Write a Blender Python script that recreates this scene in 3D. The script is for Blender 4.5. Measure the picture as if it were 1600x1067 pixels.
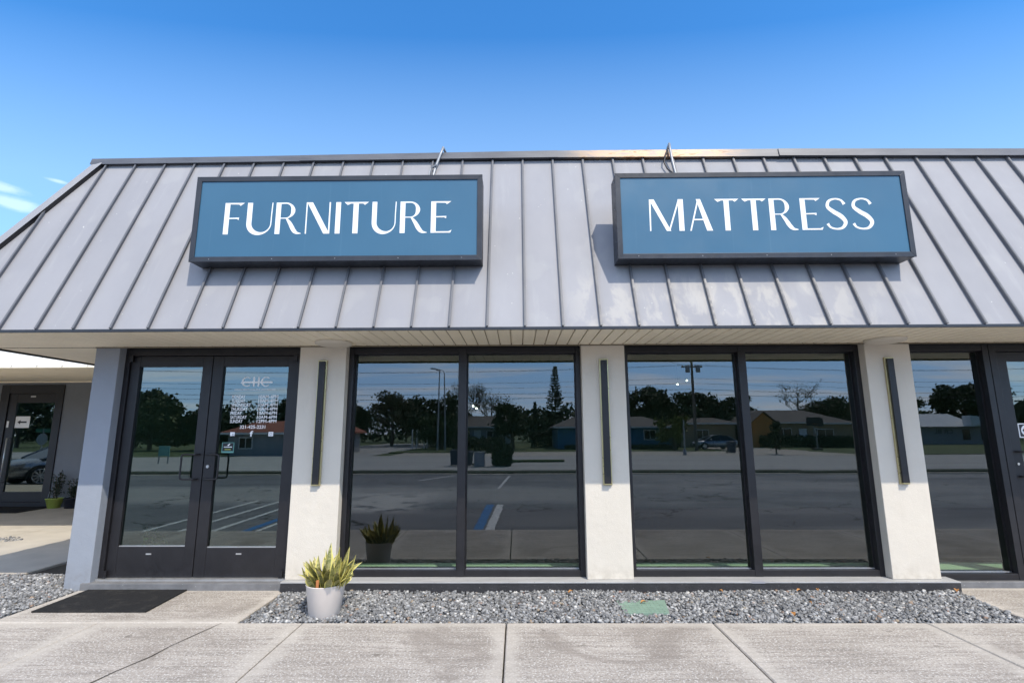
import bpy, math, random
import numpy as np
from math import radians as RAD, sin, cos, pi
random.seed(7); RNG = np.random.default_rng(7)
S = bpy.context.scene
COL = S.collection
for o in list(bpy.data.objects): bpy.data.objects.remove(o)

# ---------------------------------------------------------------- camera, sky, sun, exposure
CAM_H = 1.63
def make_camera():
    f, pit, yaw, roll = 803.2106, RAD(10.0703), RAD(-0.5907), RAD(-0.2190)
    F = np.array([sin(yaw)*cos(pit), cos(yaw)*cos(pit), sin(pit)])
    R0 = np.cross(F, [0, 0, 1]); R0 /= np.linalg.norm(R0); U0 = np.cross(R0, F)
    R = cos(roll)*R0+sin(roll)*U0; U = -sin(roll)*R0+cos(roll)*U0
    cd = bpy.data.cameras.new('camera'); co = bpy.data.objects.new('camera', cd); COL.objects.link(co)
    import mathutils
    m = mathutils.Matrix(((R[0], U[0], -F[0], 0), (R[1], U[1], -F[1], 0), (R[2], U[2], -F[2], CAM_H), (0, 0, 0, 1)))
    co.matrix_world = m
    cd.sensor_fit = 'HORIZONTAL'; cd.sensor_width = 36; cd.lens = f/1600*36
    cd.clip_start = 0.05; cd.clip_end = 3000
    S.camera = co
make_camera()

SUN = np.array([.31, -.52, .796]); SUN /= np.linalg.norm(SUN)
SUN_EL = math.asin(SUN[2]); SUN_AZ = math.atan2(SUN[0], SUN[1])
def make_world():
    w = bpy.data.worlds.new('World'); S.world = w; w.use_nodes = True
    n, l = w.node_tree.nodes, w.node_tree.links
    bg = n['Background']; bg.inputs['Strength'].default_value = 0.15
    sky = n.new('ShaderNodeTexSky'); sky.sky_type = 'NISHITA'; sky.sun_disc = False
    sky.sun_elevation = SUN_EL; sky.sun_rotation = SUN_AZ
    sky.air_density = 1.0; sky.dust_density = 0.05; sky.ozone_density = 4.0
    hsv = n.new('ShaderNodeHueSaturation'); hsv.inputs['Saturation'].default_value = 1.27; hsv.inputs['Value'].default_value = 1.10
    l.new(sky.outputs[0], hsv.inputs['Color'])
    tc = n.new('ShaderNodeTexCoord')
    sep = n.new('ShaderNodeSeparateXYZ'); l.new(tc.outputs['Generated'], sep.inputs[0])
    def math_(op, a, b=None, c=None, clamp=False):
        m = n.new('ShaderNodeMath'); m.operation = op; m.use_clamp = clamp
        for i, v in enumerate((a, b, c)):
            if v is None: continue
            if isinstance(v, (int, float)): m.inputs[i].default_value = v
            else: l.new(v, m.inputs[i])
        return m.outputs[0]
    x, y, z = sep.outputs
    zc = math_('MAXIMUM', z, 0.02)
    zz = math_('ADD', zc, 0.06)
    comb = n.new('ShaderNodeCombineXYZ')
    l.new(math_('DIVIDE', x, zz), comb.inputs[0]); l.new(math_('MULTIPLY', math_('DIVIDE', y, zz), 2.2), comb.inputs[1])
    nz = n.new('ShaderNodeTexNoise'); nz.inputs['Scale'].default_value = 0.55; nz.inputs['Detail'].default_value = 7; nz.inputs['Roughness'].default_value = .55
    nz.inputs['Distortion'].default_value = .3
    l.new(comb.outputs[0], nz.inputs['Vector'])
    def sstep(v, a, b):
        m = n.new('ShaderNodeMapRange'); m.interpolation_type = 'SMOOTHSTEP'
        m.inputs['From Min'].default_value = a; m.inputs['From Max'].default_value = b
        l.new(v, m.inputs['Value']); return m.outputs[0]
    cir = sstep(nz.outputs[0], .44, .66)
    south = sstep(math_('MULTIPLY', y, -1.0), -.05, .5)          # cirrus over the southern sky
    high_fill = sstep(z, .16, .38)                                     # added unseen cloud veil above the southern horizon, neutral fill for the facade
    veil = math_('ADD', math_('MULTIPLY', high_fill, .46), math_('MULTIPLY', cir, .55))
    cir = math_('MULTIPLY', math_('MINIMUM', veil, .92), south)
    # low broken cumulus to the north-west
    nz2 = n.new('ShaderNodeTexNoise'); nz2.inputs['Scale'].default_value = 22; nz2.inputs['Detail'].default_value = 6; nz2.inputs['Roughness'].default_value = .6
    mp = n.new('ShaderNodeMapping'); mp.inputs['Scale'].default_value = (1, 1, 3.0)
    l.new(tc.outputs['Generated'], mp.inputs[0]); l.new(mp.outputs[0], nz2.inputs['Vector'])
    tot = cir
    for (d, r) in (((-.694, .640, .3295), .026), ((-.690, .652, .3125), .034), ((-.651, .671, .354), .011)):
        dd = np.array(d)/np.linalg.norm(d)
        sc = n.new('ShaderNodeVectorMath'); sc.operation = 'SUBTRACT'; l.new(tc.outputs['Generated'], sc.inputs[0]); sc.inputs[1].default_value = tuple(dd)
        st = n.new('ShaderNodeVectorMath'); st.operation = 'MULTIPLY'; l.new(sc.outputs[0], st.inputs[0]); st.inputs[1].default_value = (1, 1, 4.6)
        ln = n.new('ShaderNodeVectorMath'); ln.operation = 'LENGTH'; l.new(st.outputs[0], ln.inputs[0])
        q = math_('ADD', math_('DIVIDE', ln.outputs['Value'], r), math_('MULTIPLY', math_('SUBTRACT', nz2.outputs[0], .5), 2.4))
        k = sstep(q, 1.5, .25)
        tot = math_('MAXIMUM', tot, math_('MULTIPLY', k, .2))
    mx = n.new('ShaderNodeMix'); mx.data_type = 'RGBA'
    l.new(tot, mx.inputs['Factor'])
    hz = n.new('ShaderNodeMix'); hz.data_type = 'RGBA'            # paler air towards the northern horizon
    run = math_('SQRT', math_('ADD', math_('MULTIPLY', y, y), math_('ADD', math_('MULTIPLY', math_('MULTIPLY', x, x), .22), .0001)))
    pale = math_('MINIMUM', math_('MAXIMUM', math_('MULTIPLY', math_('SUBTRACT', .86, math_('DIVIDE', z, run)), 1.05), 0.0), .38)
    l.new(math_('MULTIPLY', pale, sstep(y, -.2, .3)), hz.inputs['Factor'])
    sb = n.new('ShaderNodeMix'); sb.data_type = 'RGBA'            # clear blue low over the road
    l.new(math_('MULTIPLY', math_('MULTIPLY', sstep(z, .25, .05), .6), sstep(y, .1, -.3)), sb.inputs['Factor'])
    l.new(hsv.outputs[0], sb.inputs[6]); sb.inputs[7].default_value = (3.0, 4.9, 9.6, 1)
    l.new(sb.outputs[2], hz.inputs[6]); hz.inputs[7].default_value = (2.5, 3.6, 4.9, 1)
    l.new(hz.outputs[2], mx.inputs[6]); mx.inputs[7].default_value = (8.0, 8.1, 8.4, 1)
    l.new(mx.outputs[2], bg.inputs['Color'])
make_world()
def make_sun():
    import mathutils
    ld = bpy.data.lights.new('sun', 'SUN'); ld.energy = 2.35; ld.angle = RAD(.5); ld.color = (1, .92, .79)
    o = bpy.data.objects.new('sun', ld); COL.objects.link(o)
    o.rotation_euler = mathutils.Vector(tuple(SUN)).to_track_quat('Z', 'Y').to_euler()
    o.location = tuple(SUN*60)
make_sun()
S.view_settings.view_transform = 'Standard'; S.view_settings.look = 'None'
S.view_settings.exposure = 0.80; S.view_settings.gamma = 1
S.cycles.max_bounces = 10; S.cycles.diffuse_bounces = 8; S.cycles.transparent_max_bounces = 12; S.cycles.caustics_reflective = False; S.cycles.caustics_refractive = False

# ---------------------------------------------------------------- materials
MATS = {}
class NT:
    """small node-writing helper"""
    def __init__(s, name):
        s.m = bpy.data.materials.new(name); s.m.use_nodes = True
        s.n, s.l = s.m.node_tree.nodes, s.m.node_tree.links
        s.b = s.n['Principled BSDF']; s.out = s.n['Material Output']
        s.tc = None
    def co(s, kind='Object'):
        if s.tc is None: s.tc = s.n.new('ShaderNodeTexCoord')
        return s.tc.outputs[kind]
    def mapping(s, scale=(1, 1, 1), rot=(0, 0, 0), loc=(0, 0, 0)):
        m = s.n.new('ShaderNodeMapping'); m.inputs['Scale'].default_value = scale; m.inputs['Rotation'].default_value = rot; m.inputs['Location'].default_value = loc
        s.l.new(s.co(), m.inputs[0]); return m.outputs[0]
    def noise(s, scale, detail=4, rough=.55, vec=None, dist=0):
        t = s.n.new('ShaderNodeTexNoise'); t.inputs['Scale'].default_value = scale; t.inputs['Detail'].default_value = detail
        t.inputs['Roughness'].default_value = rough; t.inputs['Distortion'].default_value = dist
        s.l.new(vec if vec is not None else s.co(), t.inputs['Vector']); return t.outputs[0]
    def ramp(s, v, stops):
        r = s.n.new('ShaderNodeValToRGB'); e = r.color_ramp.elements
        while len(e) < len(stops): e.new(.5)
        for k, (p, c) in enumerate(stops):
            e[k].position = p; e[k].color = (*c, 1) if len(c) == 3 else c
        s.l.new(v, r.inputs[0]); return r.outputs[0]
    def mix(s, f, a, b, mode='MIX'):
        m = s.n.new('ShaderNodeMix'); m.data_type = 'RGBA'; m.blend_type = mode
        for i, v in ((0, f), (6, a), (7, b)):
            if isinstance(v, (int, float)): m.inputs[i].default_value = v
            elif isinstance(v, tuple): m.inputs[i].default_value = (*v, 1)
            else: s.l.new(v, m.inputs[i])
        return m.outputs[2]
    def rng(s, v, a, b, c=0., d=1.):
        m = s.n.new('ShaderNodeMapRange'); m.interpolation_type = 'SMOOTHSTEP'
        for k, q in zip(('From Min', 'From Max', 'To Min', 'To Max'), (a, b, c, d)): m.inputs[k].default_value = q
        s.l.new(v, m.inputs['Value']); return m.outputs[0]
    def math(s, op, a, b=None, c=None):
        m = s.n.new('ShaderNodeMath'); m.operation = op
        for i, v in enumerate((a, b, c)):
            if v is None: continue
            if isinstance(v, (int, float)): m.inputs[i].default_value = v
            else: s.l.new(v, m.inputs[i])
        return m.outputs[0]
    def sep(s, v=None):
        q = s.n.new('ShaderNodeSeparateXYZ'); s.l.new(v if v is not None else s.co(), q.inputs[0]); return q.outputs
    def set(s, k, v):
        i = s.b.inputs[k]
        if isinstance(v, (int, float)): i.default_value = v
        elif isinstance(v, tuple): i.default_value = (*v, 1)
        else: s.l.new(v, i)
    def bump(s, h, strength=.3, dist=.01):
        b = s.n.new('ShaderNodeBump'); b.inputs['Strength'].default_value = strength; b.inputs['Distance'].default_value = dist
        s.l.new(h, b.inputs['Height']); s.l.new(b.outputs[0], s.b.inputs['Normal'])

def simple(name, col, rough=.6, metal=0., var=.12, scale=3., bump=0., bscale=60., spec=None):
    t = NT(name)
    a = tuple(max(0, c*(1-var)) for c in col); b = tuple(min(1, c*(1+var)) for c in col)
    v = t.noise(scale, 6, .6)
    t.set('Base Color', t.ramp(v, [(.3, a), (.7, b)]))
    t.set('Metallic', metal)
    t.set('Roughness', t.rng(t.noise(scale*4, 3), .3, .7, max(.02, rough-.06), min(1, rough+.06)))
    if spec is not None: t.set('Specular IOR Level', spec)
    if bump: t.bump(t.noise(bscale, 5, .65), bump, .01)
    MATS[name] = t.m; return t.m

def build_materials():
    # stucco
    def stucco(name, col, dirt):
        t = NT(name)
        base = t.ramp(t.noise(2.5, 5, .6), [(.3, tuple(c*.94 for c in col)), (.7, col)])
        x, y, z = t.sep()
        streak = t.noise(1.0, 5, .6, t.mapping((14, 14, .8)))
        low = t.math('MULTIPLY', t.rng(z, .32, .08), t.rng(t.noise(9, 5, .65), .35, .7))
        k = t.math('MULTIPLY', t.rng(streak, .55, .8), .12)
        k = t.math('MAXIMUM', k, t.math('MULTIPLY', low, .5))
        t.set('Base Color', t.mix(k, base, dirt)); t.set('Roughness', .85); t.set('Specular IOR Level', .2)
        t.bump(t.math('ADD', t.noise(140, 4, .6), t.math('MULTIPLY', t.noise(7, 3, .6), 1.5)), .45, .008); MATS[name] = t.m
    stucco('stucco_white', (.69, .632, .545), (.40, .35, .28))
    stucco('stucco_grey', (.30, .325, .37), (.22, .21, .2))
    stucco('stucco_dark', (.21, .225, .25), (.16, .15, .14))
    # grey painted standing seam roof with pale touch-up patches low down on the right half
    t = NT('roof_metal')
    x, y, z = t.sep()
    pan = t.n.new('ShaderNodeTexWhiteNoise'); pan.noise_dimensions = '1D'
    t.l.new(t.math('FLOOR', t.math('DIVIDE', t.math('ADD', x, 5.0), .3635)), pan.inputs['W'])
    base = t.ramp(t.noise(1.4, 6, .6, t.mapping((1.2, 1, .5))), [(.3, (.268, .267, .284)), (.7, (.308, .305, .32))])
    base = t.mix(t.math('MULTIPLY', pan.outputs[0], .16), base, (.40, .40, .42))
    sv = t.noise(1, 5, .6, t.mapping((9, 2, .7)))
    base = t.mix(t.math('MULTIPLY', t.rng(sv, .56, .75), .16), base, (.46, .455, .45))
    patch = t.rng(t.noise(3.6, 6, .62, t.mapping((1.5, 1, .8), loc=(3, 1, 4)), .5), .47, .62)
    zone = t.math('MULTIPLY', t.math('MULTIPLY', t.rng(x, .35, .8), t.rng(x, 4.4, 2.6)), t.math('MULTIPLY', t.rng(z, 3.35, 3.0), 1.0))
    base = t.mix(t.math('MULTIPLY', t.math('MULTIPLY', patch, zone), .34), base, (.54, .50, .43))
    p2 = t.rng(t.noise(2.3, 2, .4, t.mapping((1, 1, .8), loc=(9, 2, 1))), .60, .66)
    base = t.mix(t.math('MULTIPLY', p2, .18), base, (.40, .395, .385))
    spk = t.rng(t.noise(26, 1, .4), .79, .82)
    base = t.mix(t.math('MULTIPLY', spk, .55), base, (.7, .68, .64))
    t.set('Base Color', base); t.set('Metallic', 0.); t.set('Specular IOR Level', .25); t.set('Roughness', t.rng(t.noise(5, 4), .3, .7, .60, .7))
    t.bump(t.noise(2.2, 2, .4, t.mapping((1.6, 1, .6))), .10, .05); MATS['roof_metal'] = t.m
    simple('roof_seam', (.125, .128, .14), .5, 0, .12, 5)
    simple('roof_white', (.78, .78, .76), .45, 0, .05, 2)
    simple('shingle', (.13, .115, .105), .9, 0, .3, 9, .4, 40)
    simple('shingle_red', (.30, .085, .05), .85, 0, .25, 7, .4, 30)
    # ridge cap: dark coping, a stretch of it bare and rust stained
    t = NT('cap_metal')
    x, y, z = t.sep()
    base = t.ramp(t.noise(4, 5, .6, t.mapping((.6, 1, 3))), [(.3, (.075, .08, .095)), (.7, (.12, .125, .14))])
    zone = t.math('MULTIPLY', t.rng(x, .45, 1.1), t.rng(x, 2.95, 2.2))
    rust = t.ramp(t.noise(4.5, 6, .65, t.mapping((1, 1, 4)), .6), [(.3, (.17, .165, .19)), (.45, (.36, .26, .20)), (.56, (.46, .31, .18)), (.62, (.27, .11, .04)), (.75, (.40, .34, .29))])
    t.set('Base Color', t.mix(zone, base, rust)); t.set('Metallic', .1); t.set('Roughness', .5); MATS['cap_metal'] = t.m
    simple('soffit_vinyl', (.93, .835, .66), .6, 0, .06, 1.6)
    simple('soffit_track', (.20, .17, .12), .7, 0, .1, 3)
    simple('frame_black', (.0135, .0125, .0145), .42, 0, .2, 6)
    simple('sign_case', (.032, .035, .043), .42, .2, .2, 5)
    t = NT('sign_face'); x, y, z = t.sep()
    base = t.ramp(t.noise(1.2, 4, .5), [(.3, (.029, .103, .176)), (.7, (.037, .121, .20))])
    dr = t.math('MULTIPLY', t.rng(t.noise(1, 4, .6, t.mapping((30, 1, .7))), .6, .8), .12)
    base = t.mix(t.math('MULTIPLY', t.rng(z, 4.0, 3.35), .22), base, (.062, .182, .30)); t.set('Base Color', t.mix(dr, base, (.20, .32, .40))); t.set('Roughness', t.rng(t.noise(3, 4), .3, .7, .28, .42)); t.bump(t.noise(1.6, 2, .4), .05, .05); MATS['sign_face'] = t.m
    simple('letter_white', (.84, .84, .83), .45, 0, .03)
    simple('vinyl_white', (.86, .86, .86), .5, 0, .03)
    simple('brass', (.58, .50, .27), .32, .75, .08)
    simple('aluminium', (.55, .55, .55), .35, .7, .1)
    simple('chrome', (.8, .8, .8), .15, 1, .03)
    # sill ledge paint with splashes
    t = NT('ledge_grey')
    b = t.ramp(t.noise(6, 6, .65), [(.3, (.13, .13, .135)), (.7, (.20, .20, .205))])
    t.set('Base Color', t.mix(t.rng(t.noise(60, 2), .72, .76), b, (.45, .44, .42))); t.set('Roughness', .7); t.bump(t.noise(70, 4), .3); MATS['ledge_grey'] = t.m
    t = NT('ledge_pale')
    b = t.ramp(t.noise(5, 6, .65, t.mapping((.6, 3, 1))), [(.3, (.30, .30, .305)), (.7, (.42, .42, .42))])
    t.set('Base Color', t.mix(t.rng(t.noise(40, 3), .64, .72), b, (.16, .16, .165))); t.set('Roughness', .75); t.bump(t.noise(70, 4), .3); MATS['ledge_pale'] = t.m
    t = NT('ledge_black')
    b = t.ramp(t.noise(8, 6, .65), [(.3, (.018, .018, .020)), (.7, (.036, .035, .039))])
    t.set('Base Color', t.mix(t.rng(t.noise(75, 2), .68, .74), b, (.36, .35, .34))); t.set('Roughness', .75); t.bump(t.noise(60, 4), .4); MATS['ledge_black'] = t.m
    # concrete flatwork: coarse broomed middle, smoother paler tooled margins from a mesh attribute
    t = NT('concrete')
    at = t.n.new('ShaderNodeAttribute'); at.attribute_name = 'band'
    big = t.ramp(t.noise(1.3, 6, .62), [(.28, (.295, .260, .225)), (.72, (.49, .445, .395))])
    st = t.noise(1, 5, .65, t.mapping((1.5, 22, 1)))
    big = t.mix(t.math('MULTIPLY', t.rng(st, .42, .66), .68), big, (.225, .20, .175))
    sp = t.noise(58, 3, .75); big = t.mix(t.math('MULTIPLY', t.rng(sp, .53, .63), .9), big, (.66, .635, .60))
    sp2 = t.noise(48, 3, .75, t.mapping(loc=(4, 4, 0))); big = t.mix(t.math('MULTIPLY', t.rng(sp2, .54, .64), .7), big, (.15, .135, .125))
    stn = t.rng(t.noise(.9, 6, .66, t.mapping(loc=(7, 3, 0)), 1.2), .50, .66); big = t.mix(t.math('MULTIPLY', stn, .5), big, (.215, .185, .16)); spt = t.rng(t.noise(6.5, 2, .5, t.mapping(loc=(1, 8, 0))), .70, .735); big = t.mix(t.math('MULTIPLY', spt, .5), big, (.14, .12, .10))
    edge = t.ramp(t.noise(5, 6, .65), [(.3, (.45, .41, .36)), (.7, (.56, .52, .465))])
    edge = t.mix(t.math('MULTIPLY', t.rng(t.noise(110, 2), .62, .72), .4), edge, (.27, .25, .22))
    f = t.math('MULTIPLY', t.rng(t.math('ADD', at.outputs['Fac'], t.math('MULTIPLY', t.math('SUBTRACT', t.noise(3.5, 5, .7), .5), 2.0)), .2, 1.1), .62)
    t.set('Base Color', t.mix(f, big, edge)); t.set('Roughness', .9); t.set('Specular IOR Level', .25)
    t.bump(t.noise(90, 5, .7), .55, .006); MATS['concrete'] = t.m
    simple('concrete_plain', (.46, .42, .355), .9, 0, .12, 2.2, .3, 80)
    simple('joint_dirt', (.05, .042, .03), 1, 0, .4, 20)
    t = NT('door_mat_rubber'); wv_ = t.n.new('ShaderNodeTexWave'); wv_.inputs['Scale'].default_value = 14; wv_.bands_direction = 'Y'; t.l.new(t.co(), wv_.inputs['Vector'])
    t.set('Base Color', t.mix(t.math('MULTIPLY', t.rng(t.noise(5, 6, .7), .5, .75), .4), t.ramp(t.noise(120, 3), [(.3, (.014, .014, .015)), (.7, (.034, .034, .035))]), (.11, .10, .09))); t.set('Roughness', .95); t.set('Specular IOR Level', .15); t.bump(wv_.outputs['Fac'], .8, .01); MATS['door_mat_rubber'] = t.m
    # stones
    t = NT('gravel_stone')
    g = t.n.new('ShaderNodeNewGeometry')
    c = t.ramp(g.outputs['Random Per Island'], [(0, (.075, .076, .079)), (.3, (.155, .157, .161)), (.62, (.24, .241, .245)), (.90, (.35, .35, .35)), (.945, (.55, .54, .52)), (.965, (.62, .60, .57)), (.972, (.24, .13, .09)), (.988, (.30, .24, .16)), (1, (.12, .12, .13))])
    t.set('Base Color', t.mix(t.math('MULTIPLY', t.noise(60, 3), .3), c, (.3, .3, .3))); t.set('Roughness', .85); t.bump(t.noise(150, 3), .4, .004); MATS['gravel_stone'] = t.m
    simple('gravel_bed', (.07, .07, .072), 1, 0, .3, 40, .8, 60)
    simple('valve_lid', (.20, .295, .235), .6, 0, .12, 10, .3, 120)
    simple('leaf_orange', (.40, .19, .06), .7, 0, .3, 30)
    # asphalt
    t = NT('asphalt_lot')
    b = t.ramp(t.noise(.35, 6, .6), [(.3, (.165, .166, .175)), (.7, (.25, .25, .258))])
    b = t.mix(t.math('MULTIPLY', t.rng(t.noise(55, 3, .7), .5, .7), .5), b, (.20, .20, .205))
    bnd = t.noise(1, 6, .65, t.mapping((.10, .34, 1), loc=(2, 1.4, 0)), .6); b = t.mix(t.math('MULTIPLY', t.rng(bnd, .46, .60), .55), b, (.38, .37, .355)); b = t.mix(t.math('MULTIPLY', t.rng(bnd, .46, .34), .6), b, (.10, .103, .115))
    px_, py_, pz_ = t.sep(); yw = t.math('ADD', py_, t.math('MULTIPLY', t.math('SUBTRACT', t.noise(.6, 4), .5), 2.4))
    old = t.math('MULTIPLY', t.math('MULTIPLY', t.rng(yw, -5.6, -4.6), t.rng(yw, -1.3, -2.2)), t.rng(px_, 4.5, 1.0)); b = t.mix(t.math('MULTIPLY', old, .6), b, (.36, .35, .325))
    new = t.math('MULTIPLY', t.rng(yw, -1.6, -.8), t.rng(px_, 9., 2.)); b = t.mix(t.math('MULTIPLY', new, .5), b, (.085, .087, .098))
    new2 = t.math('MULTIPLY', t.rng(yw, -5.4, -6.2), t.rng(px_, 9., 1.)); b = t.mix(t.math('MULTIPLY', new2, .45), b, (.085, .088, .10))
    vo = t.n.new('ShaderNodeTexVoronoi'); vo.feature = 'DISTANCE_TO_EDGE'; vo.inputs['Scale'].default_value = .42
    wv = t.n.new('ShaderNodeVectorMath'); wv.operation = 'ADD'
    nn = t.n.new('ShaderNodeTexNoise'); nn.inputs['Scale'].default_value = 1.3; nn.inputs['Detail'].default_value = 5; t.l.new(t.co(), nn.inputs['Vector'])
    t.l.new(t.co(), wv.inputs[0]); t.l.new(nn.outputs['Color'], wv.inputs[1]); t.l.new(wv.outputs[0], vo.inputs['Vector'])
    crack = t.math('MULTIPLY', t.rng(vo.outputs[0], .012, .003), t.rng(t.noise(.5, 3), .47, .55))
    b = t.mix(crack, b, (.02, .02, .02))
    x, y, z = t.sep()
    w = t.math('MULTIPLY', t.math('MULTIPLY', t.rng(x, -5.5, -4.2), t.rng(x, -1.8, -3.0)), t.math('MULTIPLY', t.rng(y, -4.2, -3.2), t.rng(y, .5, -.4)))
    worn = t.math('MULTIPLY', w, t.rng(t.noise(1.1, 5, .6), .42, .5)); b = t.mix(worn, b, (.50, .485, .45))
    t.set('Base Color', b); t.set('Roughness', .9); t.bump(t.noise(80, 4, .7), .5, .01); MATS['asphalt_lot'] = t.m
    t = NT('asphalt_road')
    b = t.ramp(t.noise(.5, 6, .6, t.mapping((.12, 1.5, 1))), [(.3, (.33, .322, .305)), (.7, (.47, .46, .435))])
    t.set('Base Color', t.mix(t.math('MULTIPLY', t.noise(40, 3), .2), b, (.34, .335, .32))); t.set('Roughness', .9); MATS['asphalt_road'] = t.m
    simple('grass_dark', (.03, .038, .016), .95, 0, .4, 5, .8, 30)
    simple('grass', (.075, .105, .03), .95, 0, .45, 3, .8, 30)
    simple('paint_white', (.62, .62, .60), .8, 0, .25, 14)
    simple('paint_blue', (.03, .16, .38), .8, 0, .25, 14)
    # plants
    t = NT('snake_leaf')
    at = t.n.new('ShaderNodeAttribute'); at.attribute_name = 'band'
    v = t.noise(1, 4, .6, t.mapping((22, 22, 75)), 1.2)
    mid = t.ramp(v, [(.36, (.10, .12, .035)), (.5, (.27, .26, .09)), (.62, (.42, .38, .17))])
    dry = t.rng(t.noise(11, 3), .52, .66)
    mid = t.mix(t.math('MULTIPLY', dry, .55), mid, (.46, .40, .24))
    t.set('Base Color', t.mix(t.rng(at.outputs['Fac'], .45, .75), mid, (.62, .55, .15))); t.set('Roughness', .42); MATS['snake_leaf'] = t.m
    simple('pot_white', (.71, .64, .585), .45, 0, .04, 5)
    simple('pot_lime', (.42, .50, .10), .5, 0, .08)
    simple('pot_dark', (.02, .022, .035), .5, 0, .1)
    simple('soil', (.05, .035, .022), 1, 0, .4, 30, .8, 60)
    simple('terracotta', (.45, .17, .06), .8, 0, .15)
    def leafmat(name, col):
        t = NT(name); g = t.n.new('ShaderNodeNewGeometry')
        a = tuple(c*.55 for c in col); b = tuple(c*1.5 for c in col)
        t.set('Base Color', t.ramp(g.outputs['Random Per Island'], [(0, a), (.5, col), (1, b)])); t.set('Roughness', .65); t.set('Specular IOR Level', .3)
        MATS[name] = t.m
    leafmat('leaf_oak', (.045, .062, .022)); leafmat('leaf_mid', (.06, .085, .025)); leafmat('leaf_pine', (.03, .055, .028))
    leafmat('leaf_pale', (.12, .115, .06)); leafmat('leaf_shrub', (.035, .05, .03)); leafmat('leaf_bright', (.16, .17, .03))
    simple('bark', (.13, .10, .075), .95, 0, .3, 8, .6, 30)
    simple('wood_pole', (.17, .14, .115), .9, 0, .25, 6)
    simple('galv', (.32, .33, .34), .5, .5, .1)
    simple('wire_black', (.02, .02, .02), .6)
    simple('house_blue', (.035, .16, .27), .8, 0, .12)
    simple('house_tan', (.36, .27, .17), .85, 0, .12)
    simple('house_orange', (.55, .24, .07), .85, 0, .15)
    simple('house_grey', (.30, .30, .31), .85, 0, .12)
    simple('house_white', (.70, .71, .70), .8, 0, .08)
    simple('trim_white', (.72, .72, .70), .6, 0, .05)
    simple('bin_plastic', (.035, .045, .075), .6, 0, .1)
    simple('box_grey', (.33, .33, .36), .6, 0, .1)
    simple('sign_green', (.02, .17, .085), .5, 0, .1)
    simple('sticker_teal', (.13, .33, .295), .5, 0, .05)
    simple('sticker_black', (.012, .016, .02), .5, 0, .05)
    simple('text_lime', (.45, .5, .08), .6, 0, .05)
    simple('arrow_black', (.02, .02, .025), .5)
    simple('car_paint', (.33, .36, .40), .28, .65, .04, 2)
    simple('rubber', (.018, .018, .018), .85)
    simple('wheel_alloy', (.6, .6, .62), .28, .9, .03)
    simple('car_glass', (.012, .014, .016), .08, 0, .05)
    simple('lens_clear', (.55, .58, .62), .12, .3, .05)
    simple('floor_sun_pale', (.78, .78, .72), .55, 0, .08, 2); simple('floor_shade_dark', (.045, .045, .048), .95, 0, .2, 30)  # one shop floor: painted pale where sun falls, dark where shade lies
    simple('inner_wall', (.11, .115, .115), .9, 0, .1)
    simple('inner_ceiling', (.16, .16, .16), .9, 0, .1)
    simple('rust_bit', (.30, .10, .05), .9)
    # tinted glazing
    def glass(name, tint, refl, gcol=(.93, .97, 1)):
        t = NT(name); t.n.remove(t.b)
        tr = t.n.new('ShaderNodeBsdfTransparent'); tr.inputs[0].default_value = (*tint, 1)
        gl = t.n.new('ShaderNodeBsdfGlossy'); gl.inputs['Roughness'].default_value = 0.0; gl.inputs['Color'].default_value = (*gcol, 1)
        lw = t.n.new('ShaderNodeLayerWeight'); lw.inputs['Blend'].default_value = .25
        g = t.n.new('ShaderNodeNewGeometry')
        f = t.math('ADD', t.math('MULTIPLY', lw.outputs['Fresnel'], .55), refl)
        f = t.math('MULTIPLY', f, t.math('SUBTRACT', 1.0, g.outputs['Backfacing']))
        bp = t.n.new('ShaderNodeBump'); bp.inputs['Strength'].default_value = .018; bp.inputs['Distance'].default_value = .02
        t.l.new(t.noise(.9, 1, .3), bp.inputs['Height']); t.l.new(bp.outputs[0], gl.inputs['Normal'])
        mx = t.n.new('ShaderNodeMixShader'); t.l.new(f, mx.inputs[0]); t.l.new(tr.outputs[0], mx.inputs[1]); t.l.new(gl.outputs[0], mx.inputs[2])
        t.l.new(mx.outputs[0], t.out.inputs[0]); MATS[name] = t.m
    glass('glass_window', (.74, .84, .76), .122)
    glass('glass_door', (.70, .82, .75), .155, (.86, .98, .95))
    t = NT('lamp_glow'); t.set('Base Color', (.9, .9, .85)); t.set('Emission Color', (1, .95, .85)); t.set('Emission Strength', 9.0); MATS['lamp_glow'] = t.m
build_materials()

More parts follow.
